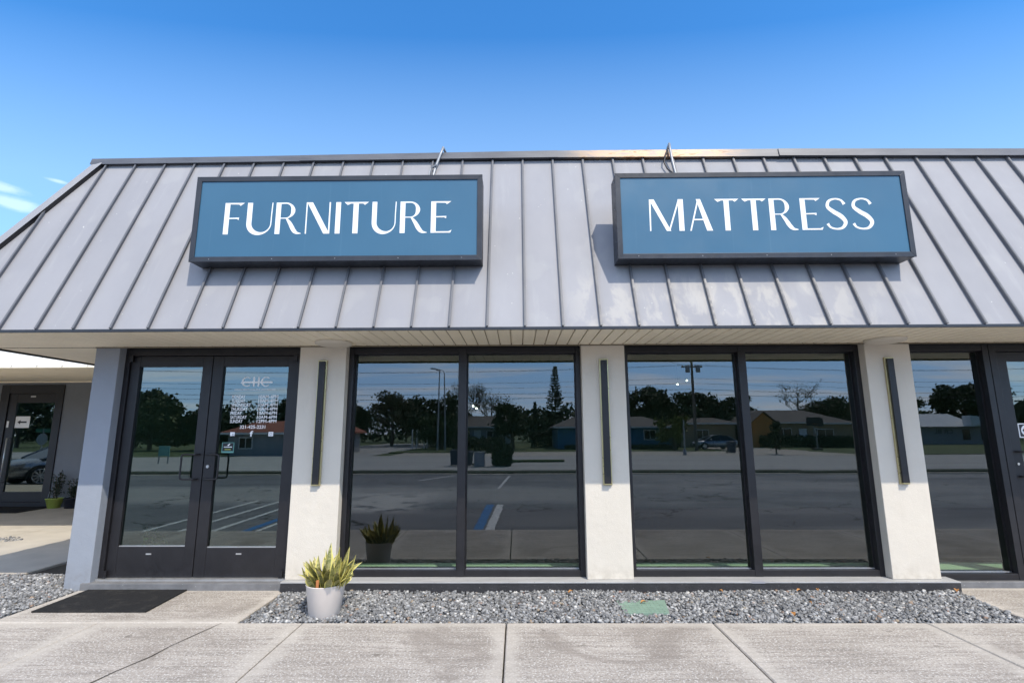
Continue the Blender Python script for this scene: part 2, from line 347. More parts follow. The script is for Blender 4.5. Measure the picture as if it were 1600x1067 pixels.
# ---------------------------------------------------------------- mesh helpers
LOC = {}
def tag(o, label=None, cat=None, group=None, kind=None):
    if label: o['label'] = label
    if cat: o['category'] = cat
    if group: o['group'] = group
    if kind: o['kind'] = kind
    return o
def thing(name, label, cat, loc=(0, 0, 0), rz=0, group=None, scale=1):
    o = bpy.data.objects.new(name, None); COL.objects.link(o); o.location = loc; o.rotation_euler = (0, 0, rz); o.scale = (scale,)*3
    o.empty_display_size = .2
    LOC[o.name] = np.array(loc, float)
    return tag(o, label, cat, group)
class MB:
    def __init__(s): s.v = []; s.f = []; s.mi = []; s.cur = 0; s.band = None; s.sm = []
    def add(s, verts, faces, smooth=False):
        b = len(s.v); s.v += [tuple(map(float, p)) for p in verts]
        for f in faces: s.f.append(tuple(i+b for i in f)); s.mi.append(s.cur); s.sm.append(smooth)
        return s
    def box(s, x0, x1, y0, y1, z0, z1):
        v = [(x, y, z) for z in (z0, z1) for y in (y0, y1) for x in (x0, x1)]
        return s.add(v, [(0, 2, 3, 1), (4, 5, 7, 6), (0, 1, 5, 4), (2, 6, 7, 3), (0, 4, 6, 2), (1, 3, 7, 5)])
    def obox(s, c, ax, ay, az):   # oriented box: centre and three half axes
        c, ax, ay, az = map(lambda q: np.array(q, float), (c, ax, ay, az))
        v = [c+i*ax+j*ay+k*az for k in (-1, 1) for j in (-1, 1) for i in (-1, 1)]
        return s.add(v, [(0, 2, 3, 1), (4, 5, 7, 6), (0, 1, 5, 4), (2, 6, 7, 3), (0, 4, 6, 2), (1, 3, 7, 5)])
    def tube(s, pts, rad, seg=8, caps=True, smooth=True):
        pts = [np.array(p, float) for p in pts]; n = len(pts)
        if not hasattr(rad, '__len__'): rad = [rad]*n
        up = None; rings = []
        for i in range(n):
            t = pts[min(i+1, n-1)]-pts[max(i-1, 0)]; t /= np.linalg.norm(t)+1e-9
            if up is None:
                up = np.array([1., 0, 0]) if abs(t[0]) < .8 else np.array([0, 1., 0])
            a = np.cross(t, up); a /= np.linalg.norm(a)+1e-9; b = np.cross(t, a); up = -np.cross(t, a) if False else np.cross(a, t)
            rings.append([pts[i]+rad[i]*(cos(2*pi*k/seg)*a+sin(2*pi*k/seg)*b) for k in range(seg)])
        v = [p for r in rings for p in r]; f = []
        for i in range(n-1):
            for k in range(seg):
                k2 = (k+1) % seg; f.append((i*seg+k, i*seg+k2, (i+1)*seg+k2, (i+1)*seg+k))
        s.add(v, f, smooth)
        if caps:
            s.add(rings[0], [tuple(range(seg))[::-1]]); s.add(rings[-1], [tuple(range(seg))])
        return s
    def lathe(s, prof, c=(0, 0, 0), seg=32, smooth=True):
        v = [(c[0]+r*cos(2*pi*k/seg), c[1]+r*sin(2*pi*k/seg), c[2]+z) for r, z in prof for k in range(seg)]
        f = []
        for i in range(len(prof)-1):
            for k in range(seg):
                k2 = (k+1) % seg; f.append((i*seg+k, i*seg+k2, (i+1)*seg+k2, (i+1)*seg+k))
        s.add(v, f, smooth)
        for i, o in ((0, -1), (len(prof)-1, 1)):
            if prof[i][0] > 1e-4: s.f.append(tuple((len(s.v)-len(v)+i*seg+k) for k in (range(seg) if o > 0 else range(seg-1, -1, -1)))); s.mi.append(s.cur); s.sm.append(False)
        return s
    def prism(s, poly, fn, d0, d1):
        """extrude a 2-D polygon; fn(u, v, d) gives a point"""
        n = len(poly); v = [fn(u, w, d0) for u, w in poly]+[fn(u, w, d1) for u, w in poly]
        f = [tuple(range(n)), tuple(range(2*n-1, n-1, -1))]+[(i, i+n, (i+1) % n+n, (i+1) % n) for i in range(n)]
        return s.add(v, f)
    def build(s, name, mat, parent=None, world=True, bevel=0, recalc=True):
        me = bpy.data.meshes.new(name)
        v = np.array(s.v, float)
        if parent is not None and world:
            p = parent; off = np.zeros(3)
            while p is not None:
                off = off+LOC.get(p.name, np.zeros(3)); p = p.parent
            v = v-off
        me.from_pydata([tuple(p) for p in v], [], s.f)
        for m in (mat if isinstance(mat, (list, tuple)) else [mat]): me.materials.append(MATS[m])
        me.polygons.foreach_set('material_index', s.mi)
        me.polygons.foreach_set('use_smooth', s.sm)
        if s.band is not None:
            at = me.attributes.new('band', 'FLOAT', 'POINT'); at.data.foreach_set('value', np.array(s.band, np.float32))
        if recalc:
            import bmesh
            bm = bmesh.new(); bm.from_mesh(me); bmesh.ops.recalc_face_normals(bm, faces=bm.faces); bm.to_mesh(me); bm.free()
        me.update()
        o = bpy.data.objects.new(name, me); COL.objects.link(o)
        if parent is not None: o.parent = parent
        if bevel:
            b = o.modifiers.new('bevel', 'BEVEL'); b.width = bevel; b.segments = 2; b.limit_method = 'ANGLE'
        return o
def fastmesh(name, verts, faces, mat, parent=None, loc=(0, 0, 0)):
    """numpy mesh; faces (n,k)"""
    me = bpy.data.meshes.new(name); n, k = faces.shape
    me.vertices.add(len(verts)); me.vertices.foreach_set('co', np.ascontiguousarray(verts, np.float32).ravel())
    me.loops.add(n*k); me.loops.foreach_set('vertex_index', np.ascontiguousarray(faces, np.int32).ravel())
    me.polygons.add(n); me.polygons.foreach_set('loop_start', np.arange(0, n*k, k, dtype=np.int32))
    me.materials.append(MATS[mat]); me.update(calc_edges=True); me.validate()
    o = bpy.data.objects.new(name, me); COL.objects.link(o); o.location = loc
    if parent is not None: o.parent = parent
    return o
def copy_tree(o, parent=None):
    c = o.copy(); COL.objects.link(c)
    if parent is not None: c.parent = parent
    for ch in list(o.children): copy_tree(ch, c)
    return c

# ---------------------------------------------------------------- lettering
def arc(cx, cy, rx, ry, a0, a1, n=14):
    return [(cx+rx*cos(RAD(a0+(a1-a0)*i/(n-1))), cy+ry*sin(RAD(a0+(a1-a0)*i/(n-1)))) for i in range(n)]
def spline(P, n=8):
    out = []
    P = [np.array(p, float) for p in P]; Q = [2*P[0]-P[1]]+P+[2*P[-1]-P[-2]]
    for i in range(1, len(Q)-2):
        for k in range(n):
            t = k/n; a, b, c, d = Q[i-1], Q[i], Q[i+1], Q[i+2]
            out.append(.5*((2*b)+(-a+c)*t+(2*a-5*b+4*c-d)*t*t+(-a+3*b-3*c+d)*t**3))
    out.append(P[-1]); return [tuple(p) for p in out]
def ribbon(pts, ws):
    n = len(pts); pts = np.array(pts, float)
    if len(ws) != n: ws = np.interp(np.linspace(0, 1, n), np.linspace(0, 1, len(ws)), ws)
    L, R = [], []
    for i in range(n):
        t = pts[min(i+1, n-1)]-pts[max(i-1, 0)]; t = t/(np.linalg.norm(t)+1e-9); nn = np.array([-t[1], t[0]])
        L.append(tuple(pts[i]+nn*ws[i]/2)); R.append(tuple(pts[i]-nn*ws[i]/2))
    return ('r', L, R)
def rect(x0, y0, x1, y1): return [(x0, y0), (x1, y0), (x1, y1), (x0, y1)]
TOPBAR = lambda w: [(.1, 1), (w, 1), (w-.13, .905), (w-.17, .95), (.1, .957)]
GLYPH = {
 'F': (.59, [rect(0, 0, .15, 1), TOPBAR(.59), [(.1, .52), (.45, .53), (.44, .455), (.38, .487), (.1, .487)]]),
 'E': (.60, [rect(0, 0, .15, 1), TOPBAR(.60), [(.1, .52), (.46, .53), (.45, .455), (.39, .487), (.1, .487)], [(.1, 0), (.58, 0), (.62, .09), (.53, .045), (.1, .043)]]),
 'I': (.15, [rect(0, 0, .15, 1)]),
 'T': (.73, [[(0, 1), (.73, 1), (.61, .905), (.56, .95), (.2, .95), (.1, .905)], rect(.275, 0, .43, .97)]),
 'U': (.76, [ribbon([(.075, 1), (.075, .36)]+arc(.4, .34, .325, .322, 180, 360, 20)+[(.727, .6), (.74, 1)], [.15, .15, .15, .15, .14, .12, .09, .06, .045, .035, .03, .03, .03])]),
 'R': (.80, [rect(0, 0, .15, 1), ribbon([(.1, .978)]+arc(.30, .74, .23, .24, 90, -90, 16)+[(.14, .5)], [.042, .042, .06, .10, .135, .10, .05, .03, .03]), ribbon(spline([(.33, .50), (.45, .34), (.57, .13), (.67, .035), (.81, .012)]), [.04, .10, .13, .12, .07, .015])]),
 'N': (.745, [rect(0, 0, .036, 1), [(.02, 1), (.19, 1), (.74, 0), (.56, 0)], rect(.70, 0, .742, 1)]),
 'M': (1.03, [[(0, 0), (.038, 0), (.062, 1), (.01, 1)], [(.01, 1), (.155, 1), (.63, 0), (.50, 0)], [(.555, 0), (.60, 0), (.935, 1), (.885, 1)], rect(.875, 0, 1.03, 1)]),
 'A': (.67, [[(0, 0), (.042, 0), (.31, 1), (.265, 1)], [(.225, 1), (.35, 1), (.67, 0), (.495, 0)], rect(.115, .33, .52, .37)]),
 'S': (.63, [ribbon(spline([(.585, .80), (.50, .925), (.32, .972), (.13, .90), (.085, .72), (.25, .56), (.45, .42), (.565, .24), (.47, .07), (.29, .024), (.11, .075), (.03, .19)]), [.095, .06, .045, .075, .105, .13, .14, .115, .08, .05, .055, .085])]),
 'C': (.80, [ribbon(arc(.46, .5, .40, .46, 48, 312, 26), [.10, .085, .10, .14, .18, .14, .10, .085, .10])]),
 'H': (.66, [rect(.05, 0, .19, 1), rect(.47, 0, .61, 1)]),
}
def glyph_mb(mb, ch, x, z, H, y, depth, sx=1., toward=-1):
    """upright letter facing -Y at plane y; strokes get slightly different depths so no faces coincide"""
    for k, poly in enumerate(GLYPH[ch][1]):
        d = depth+k*.0004
        fn = lambda u, w, dd: (x+u*H*sx, y+toward*dd, z+w*H)
        if poly[0] == 'r':
            L, R = poly[1], poly[2]; n = len(L)
            v = [fn(*p, 0) for p in L]+[fn(*p, 0) for p in R]+[fn(*p, d) for p in L]+[fn(*p, d) for p in R]
            f = []
            for i in range(n-1):
                f += [(2*n+i, 2*n+i+1, 3*n+i+1, 3*n+i), (i, i+1, 2*n+i+1, 2*n+i), (n+i, 3*n+i, 3*n+i+1, n+i+1)]
            f += [(0, 2*n, 3*n, n), (n-1, 2*n-1, 4*n-1, 3*n-1)]
            mb.add(v, f)
        else: mb.prism(poly, fn, 0, d)
def text_mesh(mb, txt, x0, x1, z, H, y, bold=0.0, depth=.0006):
    cu = bpy.data.curves.new('txt', 'FONT'); cu.body = txt; cu.size = 1; cu.offset = bold; cu.resolution_u = 3
    to = bpy.data.objects.new('txt', cu); COL.objects.link(to)
    me = bpy.data.meshes.new_from_object(to.evaluated_get(bpy.context.evaluated_depsgraph_get()))
    v = np.array([p.co[:] for p in me.vertices]); f = [tuple(p.vertices) for p in me.polygons]
    bpy.data.objects.remove(to); bpy.data.curves.remove(cu); bpy.data.meshes.remove(me)
    a, b = v.min(0), v.max(0)
    cap = .70   # cap height of the built-in face at size 1
    u = (v[:, 0]-a[0])/(b[0]-a[0]); w = v[:, 1]/cap
    mb.add([(x0+p*(x1-x0), y-depth, z+q*H) for p, q in zip(u, w)], f)

# ================================================================ SETTING
YG = 5.955            # glass plane of the doors
YW = 5.992            # glass plane of the windows
def struct(name, mb, mat, **k): return tag(mb.build(name, mat, **k), kind='structure')
def sheet(name, mat, x0, x1, y0, y1, z, nx=1, ny=1):
    mb = MB(); mb.add([(x0, y0, z), (x1, y0, z), (x1, y1, z), (x0, y1, z)], [(0, 1, 2, 3)]); return struct(name, mb, mat)
sheet('ground', 'grass', -700, 700, -700, 700, -.14)
sheet('parking_lot', 'asphalt_lot', -45, 40, -10.3, 7.0, -.10)
sheet('road', 'asphalt_road', -160, 160, -28.5, -10.75, -.104)
sheet('side_street', 'asphalt_road', -22, -11.5, -75, -28.4, -.108)
sheet('far_sidewalk', 'concrete_plain', -10, 27, -37, -28.6, -.10)
sheet('driveway', 'concrete_plain', 20.5, 27.5, -50, -28.6, -.096)
sheet('lawn', 'grass', 27.6, 60, -60, -29.5, -.10)
mb = MB(); mb.box(-160, 160, -10.75, -10.35, -.14, -.075); struct('kerb', mb, 'concrete_plain')
mb = MB(); mb.box(-160, 160, -11.9, -10.76, -.14, -.02); struct('verge', mb, 'grass_dark')
mb = MB(); mb.box(-11.4, -1, -38, -34, -.14, -.03); mb.box(-1.2, 2.8, -20.5, -19.8, -.13, .02); struct('traffic_island', mb, ['grass'])

def slab_row(name, xs, ys, z, mat='concrete', gap=.006, th=.12, margin=.085):
    """poured slabs: tops split into a tooled margin and a broomed field"""
    mb = MB(); mb.band = []
    for (x0, x1) in xs:
        for (y0, y1) in ys:
            a, b, c, d = x0+gap, x1-gap, y0+gap, y1-gap
            m1, m2 = margin*.5, margin*2.4; r = .008
            rings = [((a, b, c, d), z-th, 1), ((a, b, c, d), z-r, 1), ((a+r, b-r, c+r, d-r), z, 1), ((a+m1, b-m1, c+m1, d-m1), z+.0002, 1), ((a+m2, b-m2, c+m2, d-m2), z+.0002, 0)]
            v = []; f = []
            for (A, B, C_, D), zz, bd in rings:
                v += [(A, C_, zz), (B, C_, zz), (B, D, zz), (A, D, zz)]; mb.band += [bd]*4
            for k in range(len(rings)-1):
                for i in range(4): f.append((4*k+i, 4*k+(i+1) % 4, 4*k+4+(i+1) % 4, 4*k+4+i))
            f.append((16, 17, 18, 19)); mb.add(v, f)
    return struct(name, mb, mat)
edges = [-26, -23.4, -20.8, -18.2, -15.6, -13, -10.9, -9.1, -7.3, -5.5, -3.70, -1.897, -.11, 1.69, 3.53, 5.35, 7.15, 8.95, 10.75, 12.55]
mb = MB(); mb.box(-10.95, 12.55, 2.76, 16, -.16, -.03); mb.box(-26, -10.95, 7.05, 16, -.16, -.03); struct('sub_base', mb, 'joint_dirt')
slab_row('sidewalk', [(a, b) for a, b in zip(edges[6:-1], edges[7:])], [(2.75, 4.85)], 0)
slab_row('entry_slab', [(-4.68, -2.47)], [(4.85, 5.83)], .0, margin=.06)
slab_row('entry_path', [(4.47, 7.4), (7.4, 10.2)], [(4.85, 5.86)], .0, margin=.06)
slab_row('courtyard', [(-10.9, -8.3), (-8.3, -5.9)], [(6.42, 9.3), (9.3, 12.2)], .0, mat='concrete_plain')
slab_row('wing_walk', [(a, b) for a, b in zip(edges[:6], edges[1:7])], [(7.0, 9.6), (9.6, 12.2)], .0, mat='concrete_plain')
slab_row('side_slab', [(-10.9, -8.3), (-8.3, -6.9)], [(4.85, 6.42)], .0, mat='concrete_plain')
# a wandering crack and filled joint in the walk
mb = MB()
pts = [(-2.60, 4.84), (-2.66, 4.6), (-2.72, 4.35), (-2.74, 4.15), (-2.82, 3.9), (-2.86, 3.7), (-2.95, 3.3), (-2.97, 2.8)]
ws = [.002, .005, .003, .007, .004, .008, .005, .006]
for i in range(len(pts)-1):
    (x0, y0), (x1, y1) = pts[i], pts[i+1]; w0, w1 = ws[i], ws[i+1]
    mb.add([(x0-w0, y0, .004), (x0+w0, y0, .004), (x1+w1, y1, .004), (x1-w1, y1, .004)], [(0, 1, 2, 3)])
struct('pavement_crack', mb, 'joint_dirt')

# painted bay lines on the lot
def stripe(mat, p0, p1, w, name='parking_stripe'):
    p0, p1 = np.array(p0, float), np.array(p1, float); t = (p1-p0)/np.linalg.norm(p1-p0); nn = np.array([-t[1], t[0]])*w/2
    n = max(2, int(np.linalg.norm(p1-p0)/.12)); mb = MB(); L = []; R = []
    for i in range(n+1):
        c = p0+(p1-p0)*i/n; L.append((*(c+nn*random.uniform(.8, 1.05)), -.096)); R.append((*(c-nn*random.uniform(.8, 1.05)), -.096))
    mb.add(L+R, [(i, i+1, n+2+i, n+1+i) for i in range(n)]); struct(name, mb, mat)
stripe('paint_blue', (-.74, 2.72), (-.69, -1.15), .20); stripe('paint_white', (-.53, 2.72), (-.44, -1.15), .19)
stripe('paint_white', (-.62, -4.9), (-.35, -9.8), .10)
stripe('paint_blue', (-4.93, 2.72), (-4.90, -1.8), .18)
for x in (-5.52, -6.12, -6.78): stripe('paint_white', (x, 2.6), (x-.06, -2.1), .12)
stripe('paint_white', (-4.72, 2.72), (-4.70, -1.8), .10)
stripe('paint_white', (-3.7, -7.5), (-2.6, -10.0), .14); stripe('paint_white', (3.2, -5), (4.3, -9.9), .10)
for x in (-13.2, -18.6, -21.2): stripe('paint_white', (x, 6.6), (x+.5, 1.6), .1)

# ---------------------------------------------------------------- gravel
def ico():
    p = (1+5**.5)/2
    v = np.array([(-1, p, 0), (1, p, 0), (-1, -p, 0), (1, -p, 0), (0, -1, p), (0, 1, p), (0, -1, -p), (0, 1, -p), (p, 0, -1), (p, 0, 1), (-p, 0, -1), (-p, 0, 1)], float)
    f = np.array([(0, 11, 5), (0, 5, 1), (0, 1, 7), (0, 7, 10), (0, 10, 11), (1, 5, 9), (5, 11, 4), (11, 10, 2), (10, 7, 6), (7, 1, 8), (3, 9, 4), (3, 4, 2), (3, 2, 6), (3, 6, 8), (3, 8, 9), (4, 9, 5), (2, 4, 11), (6, 2, 10), (8, 6, 7), (9, 8, 1)])
    return v/np.linalg.norm(v[0]), f
def gravel(name, inside, x0, x1, y0, y1, n, zf, r=(.010, .0215)):
    V, F = ico(); P = np.c_[RNG.uniform(x0, x1, n), RNG.uniform(y0, y1, n)]
    P = P[[inside(*p) for p in P]]; n = len(P)
    rad = RNG.uniform(*r, n); sc = np.c_[RNG.uniform(.7, 1.35, n), RNG.uniform(.7, 1.35, n), RNG.uniform(.45, .85, n)]*rad[:, None]
    q = RNG.normal(size=(n, 4)); q /= np.linalg.norm(q, axis=1)[:, None]; w, x, y, z = q.T
    M = np.stack([np.stack([1-2*(y*y+z*z), 2*(x*y-z*w), 2*(x*z+y*w)], 1), np.stack([2*(x*y+z*w), 1-2*(x*x+z*z), 2*(y*z-x*w)], 1), np.stack([2*(x*z-y*w), 2*(y*z+x*w), 1-2*(x*x+y*y)], 1)], 1)
    vv = V[None]*RNG.uniform(.5, 1.35, (n, 12, 1))
    vv = np.einsum('nij,nkj->nki', M, vv)*sc[:, None, :].mean(2, keepdims=True)*np.array([1.1, 1.1, .85])
    c = np.c_[P, np.array([zf(*p) for p in P])+RNG.uniform(-.018, .012, n)]
    vv = vv+c[:, None]
    ff = F[None]+12*np.arange(n)[:, None, None]
    o = fastmesh(name, vv.reshape(-1, 3), ff.reshape(-1, 3), 'gravel_stone'); return tag(o, kind='stuff')
VB = (.955, 1.435, 5.06, 5.44)
def in_front(x, y):
    if VB[0]+.03+.05*random.random() < x < VB[1]-.03-.05*random.random() and VB[2]+.05*random.random() < y < VB[3]-.04-.05*random.random(): return False
    if (x+1.785)**2+(y-5.06)**2 < .125**2: return False
    return x < 4.40+.1*(y-4.85)+.04*random.random()
o = gravel('gravel', in_front, -2.45, 4.5, 4.868, 5.715, 21000, lambda x, y: -.012+.018*(y-4.86)+.01*sin(3*x))
tag(o, 'grey crushed stone bed with a few white chips along the black plinth under the windows', 'gravel')
o = gravel('gravel', lambda x, y: x > -6.9, -6.9, -4.69, 4.87, 6.40, 12500, lambda x, y: -.008+.01*sin(2*x+y))
tag(o, 'grey crushed stone bed left of the entrance beside the grey pillar', 'gravel')
o = gravel('gravel', lambda x, y: abs(x+8.3)+abs(y-8.42) < .5, -8.8, -7.8, 8.2, 8.65, 500, lambda x, y: .0, (.010, .02))
tag(o, 'small spill of grey stones on the sunny concrete before the side wing', 'gravel')
for (a, b, c, d) in ((-2.468, 4.468, 4.852, 5.72), (-6.9, -4.682, 4.852, 6.418)): sheet('gravel_base', 'gravel_bed', a, b, c, d, -.026)

# ================================================================ MAIN BUILDING
WT = 2.62   # soffit height / wall top
B = thing('storefront_building', 'single storey shop front with grey standing seam mansard roof, white pillars and dark glazing', 'building', (0, 5.8, 0))
XL, XR, YB = -4.854, 9.9, 16.0
P1, P2, P3, P4, P5, P6 = (-4.854, -4.577), (-2.489, -1.956), (.729, 1.22), (3.937, 4.445), (6.62, 7.12), (9.45, 9.9)
def pil(p, mat, z0=.1):
    mb = MB(); mb.box(p[0], p[1], 5.80, 6.16, z0, WT+.02); return mb.build('pilaster', mat, B, bevel=.006)
tag(pil(P1, 'stucco_grey', -.05), 'blue grey pillar at the left end of the shop front')
for p in (P2, P3, P4, P5): pil(p, 'stucco_white')
pil(P6, 'stucco_grey', -.05)
mb = MB(); mb.box(XL+.002, XL+.2, 6.16, YB, -.05, 4.6); mb.box(XR-.2, XR-.002, 6.16, YB, -.05, 4.6); mb.box(XL+.2, XR-.2, YB-.2, YB, -.05, 4.6)
mb.box(XL+.2, XR-.2, 6.0, 6.16, WT+.02, 4.6); mb.build('wall', 'stucco_grey', B)
mb = MB(); mb.box(XL+.2, XR-.2, 6.512, YB-.2, -.05, .10); mb.build('interior_floor', 'floor_shade_dark', B)  # floor behind the sun patch, its shade put into the dark colour
mb = MB(); mb.box(XL+.2, XR-.2, 6.03, 6.51, -.05, .102); mb.build('floor_sun_strip', 'floor_sun_pale', B)  # floor by the glass, sun patch brightened by a paler colour
mb = MB(); mb.box(XL+.2, XR-.2, 6.16, YB-.2, 2.75, 2.85); mb.build('interior_ceiling', 'inner_ceiling', B)
mb = MB(); mb.box(XL+.21, XR-.21, 11.0, 11.1, .10, 2.75); mb.box(XL+.21, XL+.25, 6.17, 11, .1, 2.75); mb.build('interior_partition', 'inner_wall', B)
# plinth with a pale top and black front
mb = MB(); mb.box(-2.500, 4.575, 5.716, 6.03, .085, .100); mb.build('sill_ledge', 'ledge_pale', B, bevel=.005)
mb = MB(); mb.box(-2.497, 4.572, 5.720, 6.0, -.05, .085); mb.build('plinth', 'ledge_black', B)
mb = MB(); mb.box(.90+1.52, .90+1.66, 5.7145, 5.80, .0852, .1006); mb.build('ledge_patch', 'box_grey', B)
mb = MB(); mb.box(P1[1]-.085, -2.503, 5.778, 6.03, -.05, .072); mb.build('door_step', 'ledge_grey', B, bevel=.006)
mb = MB(); mb.box(4.578, 9.45, 5.86, 6.03, -.05, .06); mb.build('door_step', 'ledge_grey', B, bevel=.006)
mb = MB(); mb.box(-4.57, -2.505, 5.862, 6.0, .072, .092); mb.build('threshold', 'aluminium', B)

# soffit: vinyl planks running back to the wall, each with a shadow groove
EY, EX = 4.82, -6.07
mb = MB()
def planks(x0, x1, fn, pitch=.127):
    x = x0
    while x < x1-1e-6:
        x2 = min(x+pitch, x1); g = .007
        fn(mb, x, x2, g); x = x2
def front_plank(mb, a, b, g):
    y0, y1 = EY+.03, 5.82
    if a < XL-.03: y0 = max(y0, EY+.03)
    prof = [(a, WT+.022), (a+.009, WT+.022), (a+.0105, WT), (b-.004, WT), (b, WT+.006)]
    v = [(x, y0, z) for x, z in prof]+[(x, y1, z) for x, z in prof]; n = len(prof)
    mb.add(v, [(i, i+1, n+i+1, n+i) for i in range(n-1)])
planks(-6.04, 10.9, front_plank)
mb.build('soffit', 'soffit_vinyl', B, recalc=False)
mb = MB()
def side_plank(mb, a, b, g):
    prof = [(a, WT+.022), (a+.009, WT+.022), (a+.0105, WT), (b-.004, WT), (b, WT+.006)]; n = len(prof)
    v = [(-6.04, y, z) for y, z in prof]+[(XL+.01, y, z) for y, z in prof]
    mb.add(v, [(i, n+i, n+i+1, i+1) for i in range(n-1)])
planks(5.82, 12.1, side_plank)
mb.build('soffit', 'soffit_vinyl', B, recalc=False)
mb = MB(); mb.box(-6.04, XL-.01, 5.812, 5.83, WT-.004, WT+.01); mb.box(XL, 10.0, 5.785, 5.7995, WT-.014, WT+.012)
for i in range(116): mb.box(XL+.127*i+.11, XL+.127*i+.125, 5.775, 5.786, WT-.012, WT-.001)
mb.build('soffit_track', 'soffit_track', B)
mb = MB(); mb.box(-6.05, 10.9, EY+.03, 12.1, WT+.03, WT+.05); mb.build('soffit_deck', 'soffit_track', B)

# mansard roof
A67 = RAD(67.0); TANR = math.tan(A67); RZ = 4.885
dy = (RZ-WT)/TANR
def rp(x, s):    # point on the front slope, s metres up it
    return np.array([x, EY+s*cos(A67), WT+s*sin(A67)])
SL = (RZ-WT)/sin(A67); NRM = np.array([0, -sin(A67), cos(A67)])
mb = MB()
XE, XT = 10.95, 10.95-dy
mb.add([(EX, EY, WT), (XE, EY, WT), (XT, EY+dy, RZ), (EX+dy, EY+dy, RZ)], [(0, 1, 2, 3)])
mb.add([(EX, EY, WT), (EX+dy, EY+dy, RZ), (EX+dy, 12.2, RZ), (EX, 12.2, WT)], [(0, 1, 2, 3)])
mb.add([(XE, EY, WT), (XE, 12.2, WT), (XT, 12.2, RZ), (XT, EY+dy, RZ)], [(0, 1, 2, 3)])
mb.add([(EX+dy, EY+dy, RZ), (XT, EY+dy, RZ), (XT, YB, RZ), (EX+dy, YB, RZ)], [(0, 1, 2, 3)])
def seam(p0, p1, nrm, side, w=.0075, h=.030):
    p0, p1, nrm, side = (np.array(q, float) for q in (p0, p1, nrm, side))
    c = (p0+p1)/2+nrm*(h/2+.0005); d = (p1-p0)/2
    mb.cur = 1; mb.obox(c, side*w, d, nrm*h/2)
    mb.obox((p0+p1)/2+nrm*h+side*.006, side*w*1.15, d, nrm*.004); mb.cur = 0
x = -5.90
seams = [-.2887+.3627*k for k in range(-16, 31)]
for k, x in enumerate(seams):
    lo = .0 if x > EX else None
    smax = SL
    if x < EX+dy+.02: smax = max(0, (x-EX-.06)/cos(A67))
    if x > XT: smax = max(0, (XE-x-.03)/cos(A67))
    if smax > .15: seam(rp(x, 0.003), rp(x, smax), NRM, (1, 0, 0))
nl = np.array([-sin(A67), 0, cos(A67)])
for k in range(19):
    y = EY+.38*(k+1); s1 = min(SL, (y-EY-.05)/cos(A67))
    seam((EX+.003*cos(A67), y, WT+.003), (EX+s1*cos(A67), y, WT+s1*sin(A67)), nl, (0, 1, 0))
roof = mb.build('roof', ['roof_metal', 'roof_seam'], B)
LOC[roof.name] = np.zeros(3)
mb = MB(); mb.box(EX-.012, XE+.012, EY-.014, EY+.012, WT-.020, WT+.006); mb.box(EX-.014, EX+.012, EY+.012, 12.2, WT-.020, WT+.006); mb.build('drip_edge', 'sign_case', roof)
# hip cap: two pale flanges with a dark return
mb = MB()
h0, h1 = np.array([EX, EY, WT]), np.array([EX+dy, EY+dy, RZ]); hd = (h1-h0)/np.linalg.norm(h1-h0)
fs = np.cross(NRM, hd); fs /= np.linalg.norm(fs)
if fs[0] < 0: fs = -fs
ls = np.cross(nl, hd); ls /= np.linalg.norm(ls)
if ls[1] < 0: ls = -ls
up = (NRM+nl)/np.linalg.norm(NRM+nl)
a0, a1 = h0+up*.055, h1+up*.055
q0, q1 = h0+fs*.075+NRM*.05, h1+fs*.075+NRM*.05
mb.add([a0, a1, q1, q0], [(0, 1, 2, 3)]); mb.cur = 1; mb.add([q0, q1, h1+fs*.075+NRM*.002, h0+fs*.075+NRM*.002], [(0, 1, 2, 3)]); mb.cur = 0
q0, q1 = h0+ls*.10+nl*.05, h1+ls*.10+nl*.05
mb.add([a0, a1, q1, q0], [(0, 3, 2, 1)]); mb.add([q0, q1, h1+ls*.10+nl*.002, h0+ls*.10+nl*.002], [(0, 3, 2, 1)])
mb.build('hip_cap', ['roof_metal', 'frame_black'], roof)
# ridge coping in overlapping lengths, a touch out of line with each other
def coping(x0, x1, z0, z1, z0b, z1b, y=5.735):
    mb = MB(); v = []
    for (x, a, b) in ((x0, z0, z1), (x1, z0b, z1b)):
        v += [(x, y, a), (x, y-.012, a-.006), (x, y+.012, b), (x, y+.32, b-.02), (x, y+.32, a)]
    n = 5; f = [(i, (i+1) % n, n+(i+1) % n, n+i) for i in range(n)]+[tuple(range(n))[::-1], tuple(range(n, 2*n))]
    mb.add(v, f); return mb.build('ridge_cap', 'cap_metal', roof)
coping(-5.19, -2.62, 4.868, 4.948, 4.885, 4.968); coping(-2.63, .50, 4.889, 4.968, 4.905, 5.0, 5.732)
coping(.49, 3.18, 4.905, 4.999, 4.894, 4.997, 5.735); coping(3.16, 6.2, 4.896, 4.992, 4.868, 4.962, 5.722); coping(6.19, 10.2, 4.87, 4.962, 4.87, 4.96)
mb = MB(); mb.box(-5.1, -2.2, 6.2, 6.23, 4.95, 5.035); mb.build('roof_flashing', 'frame_black', roof)

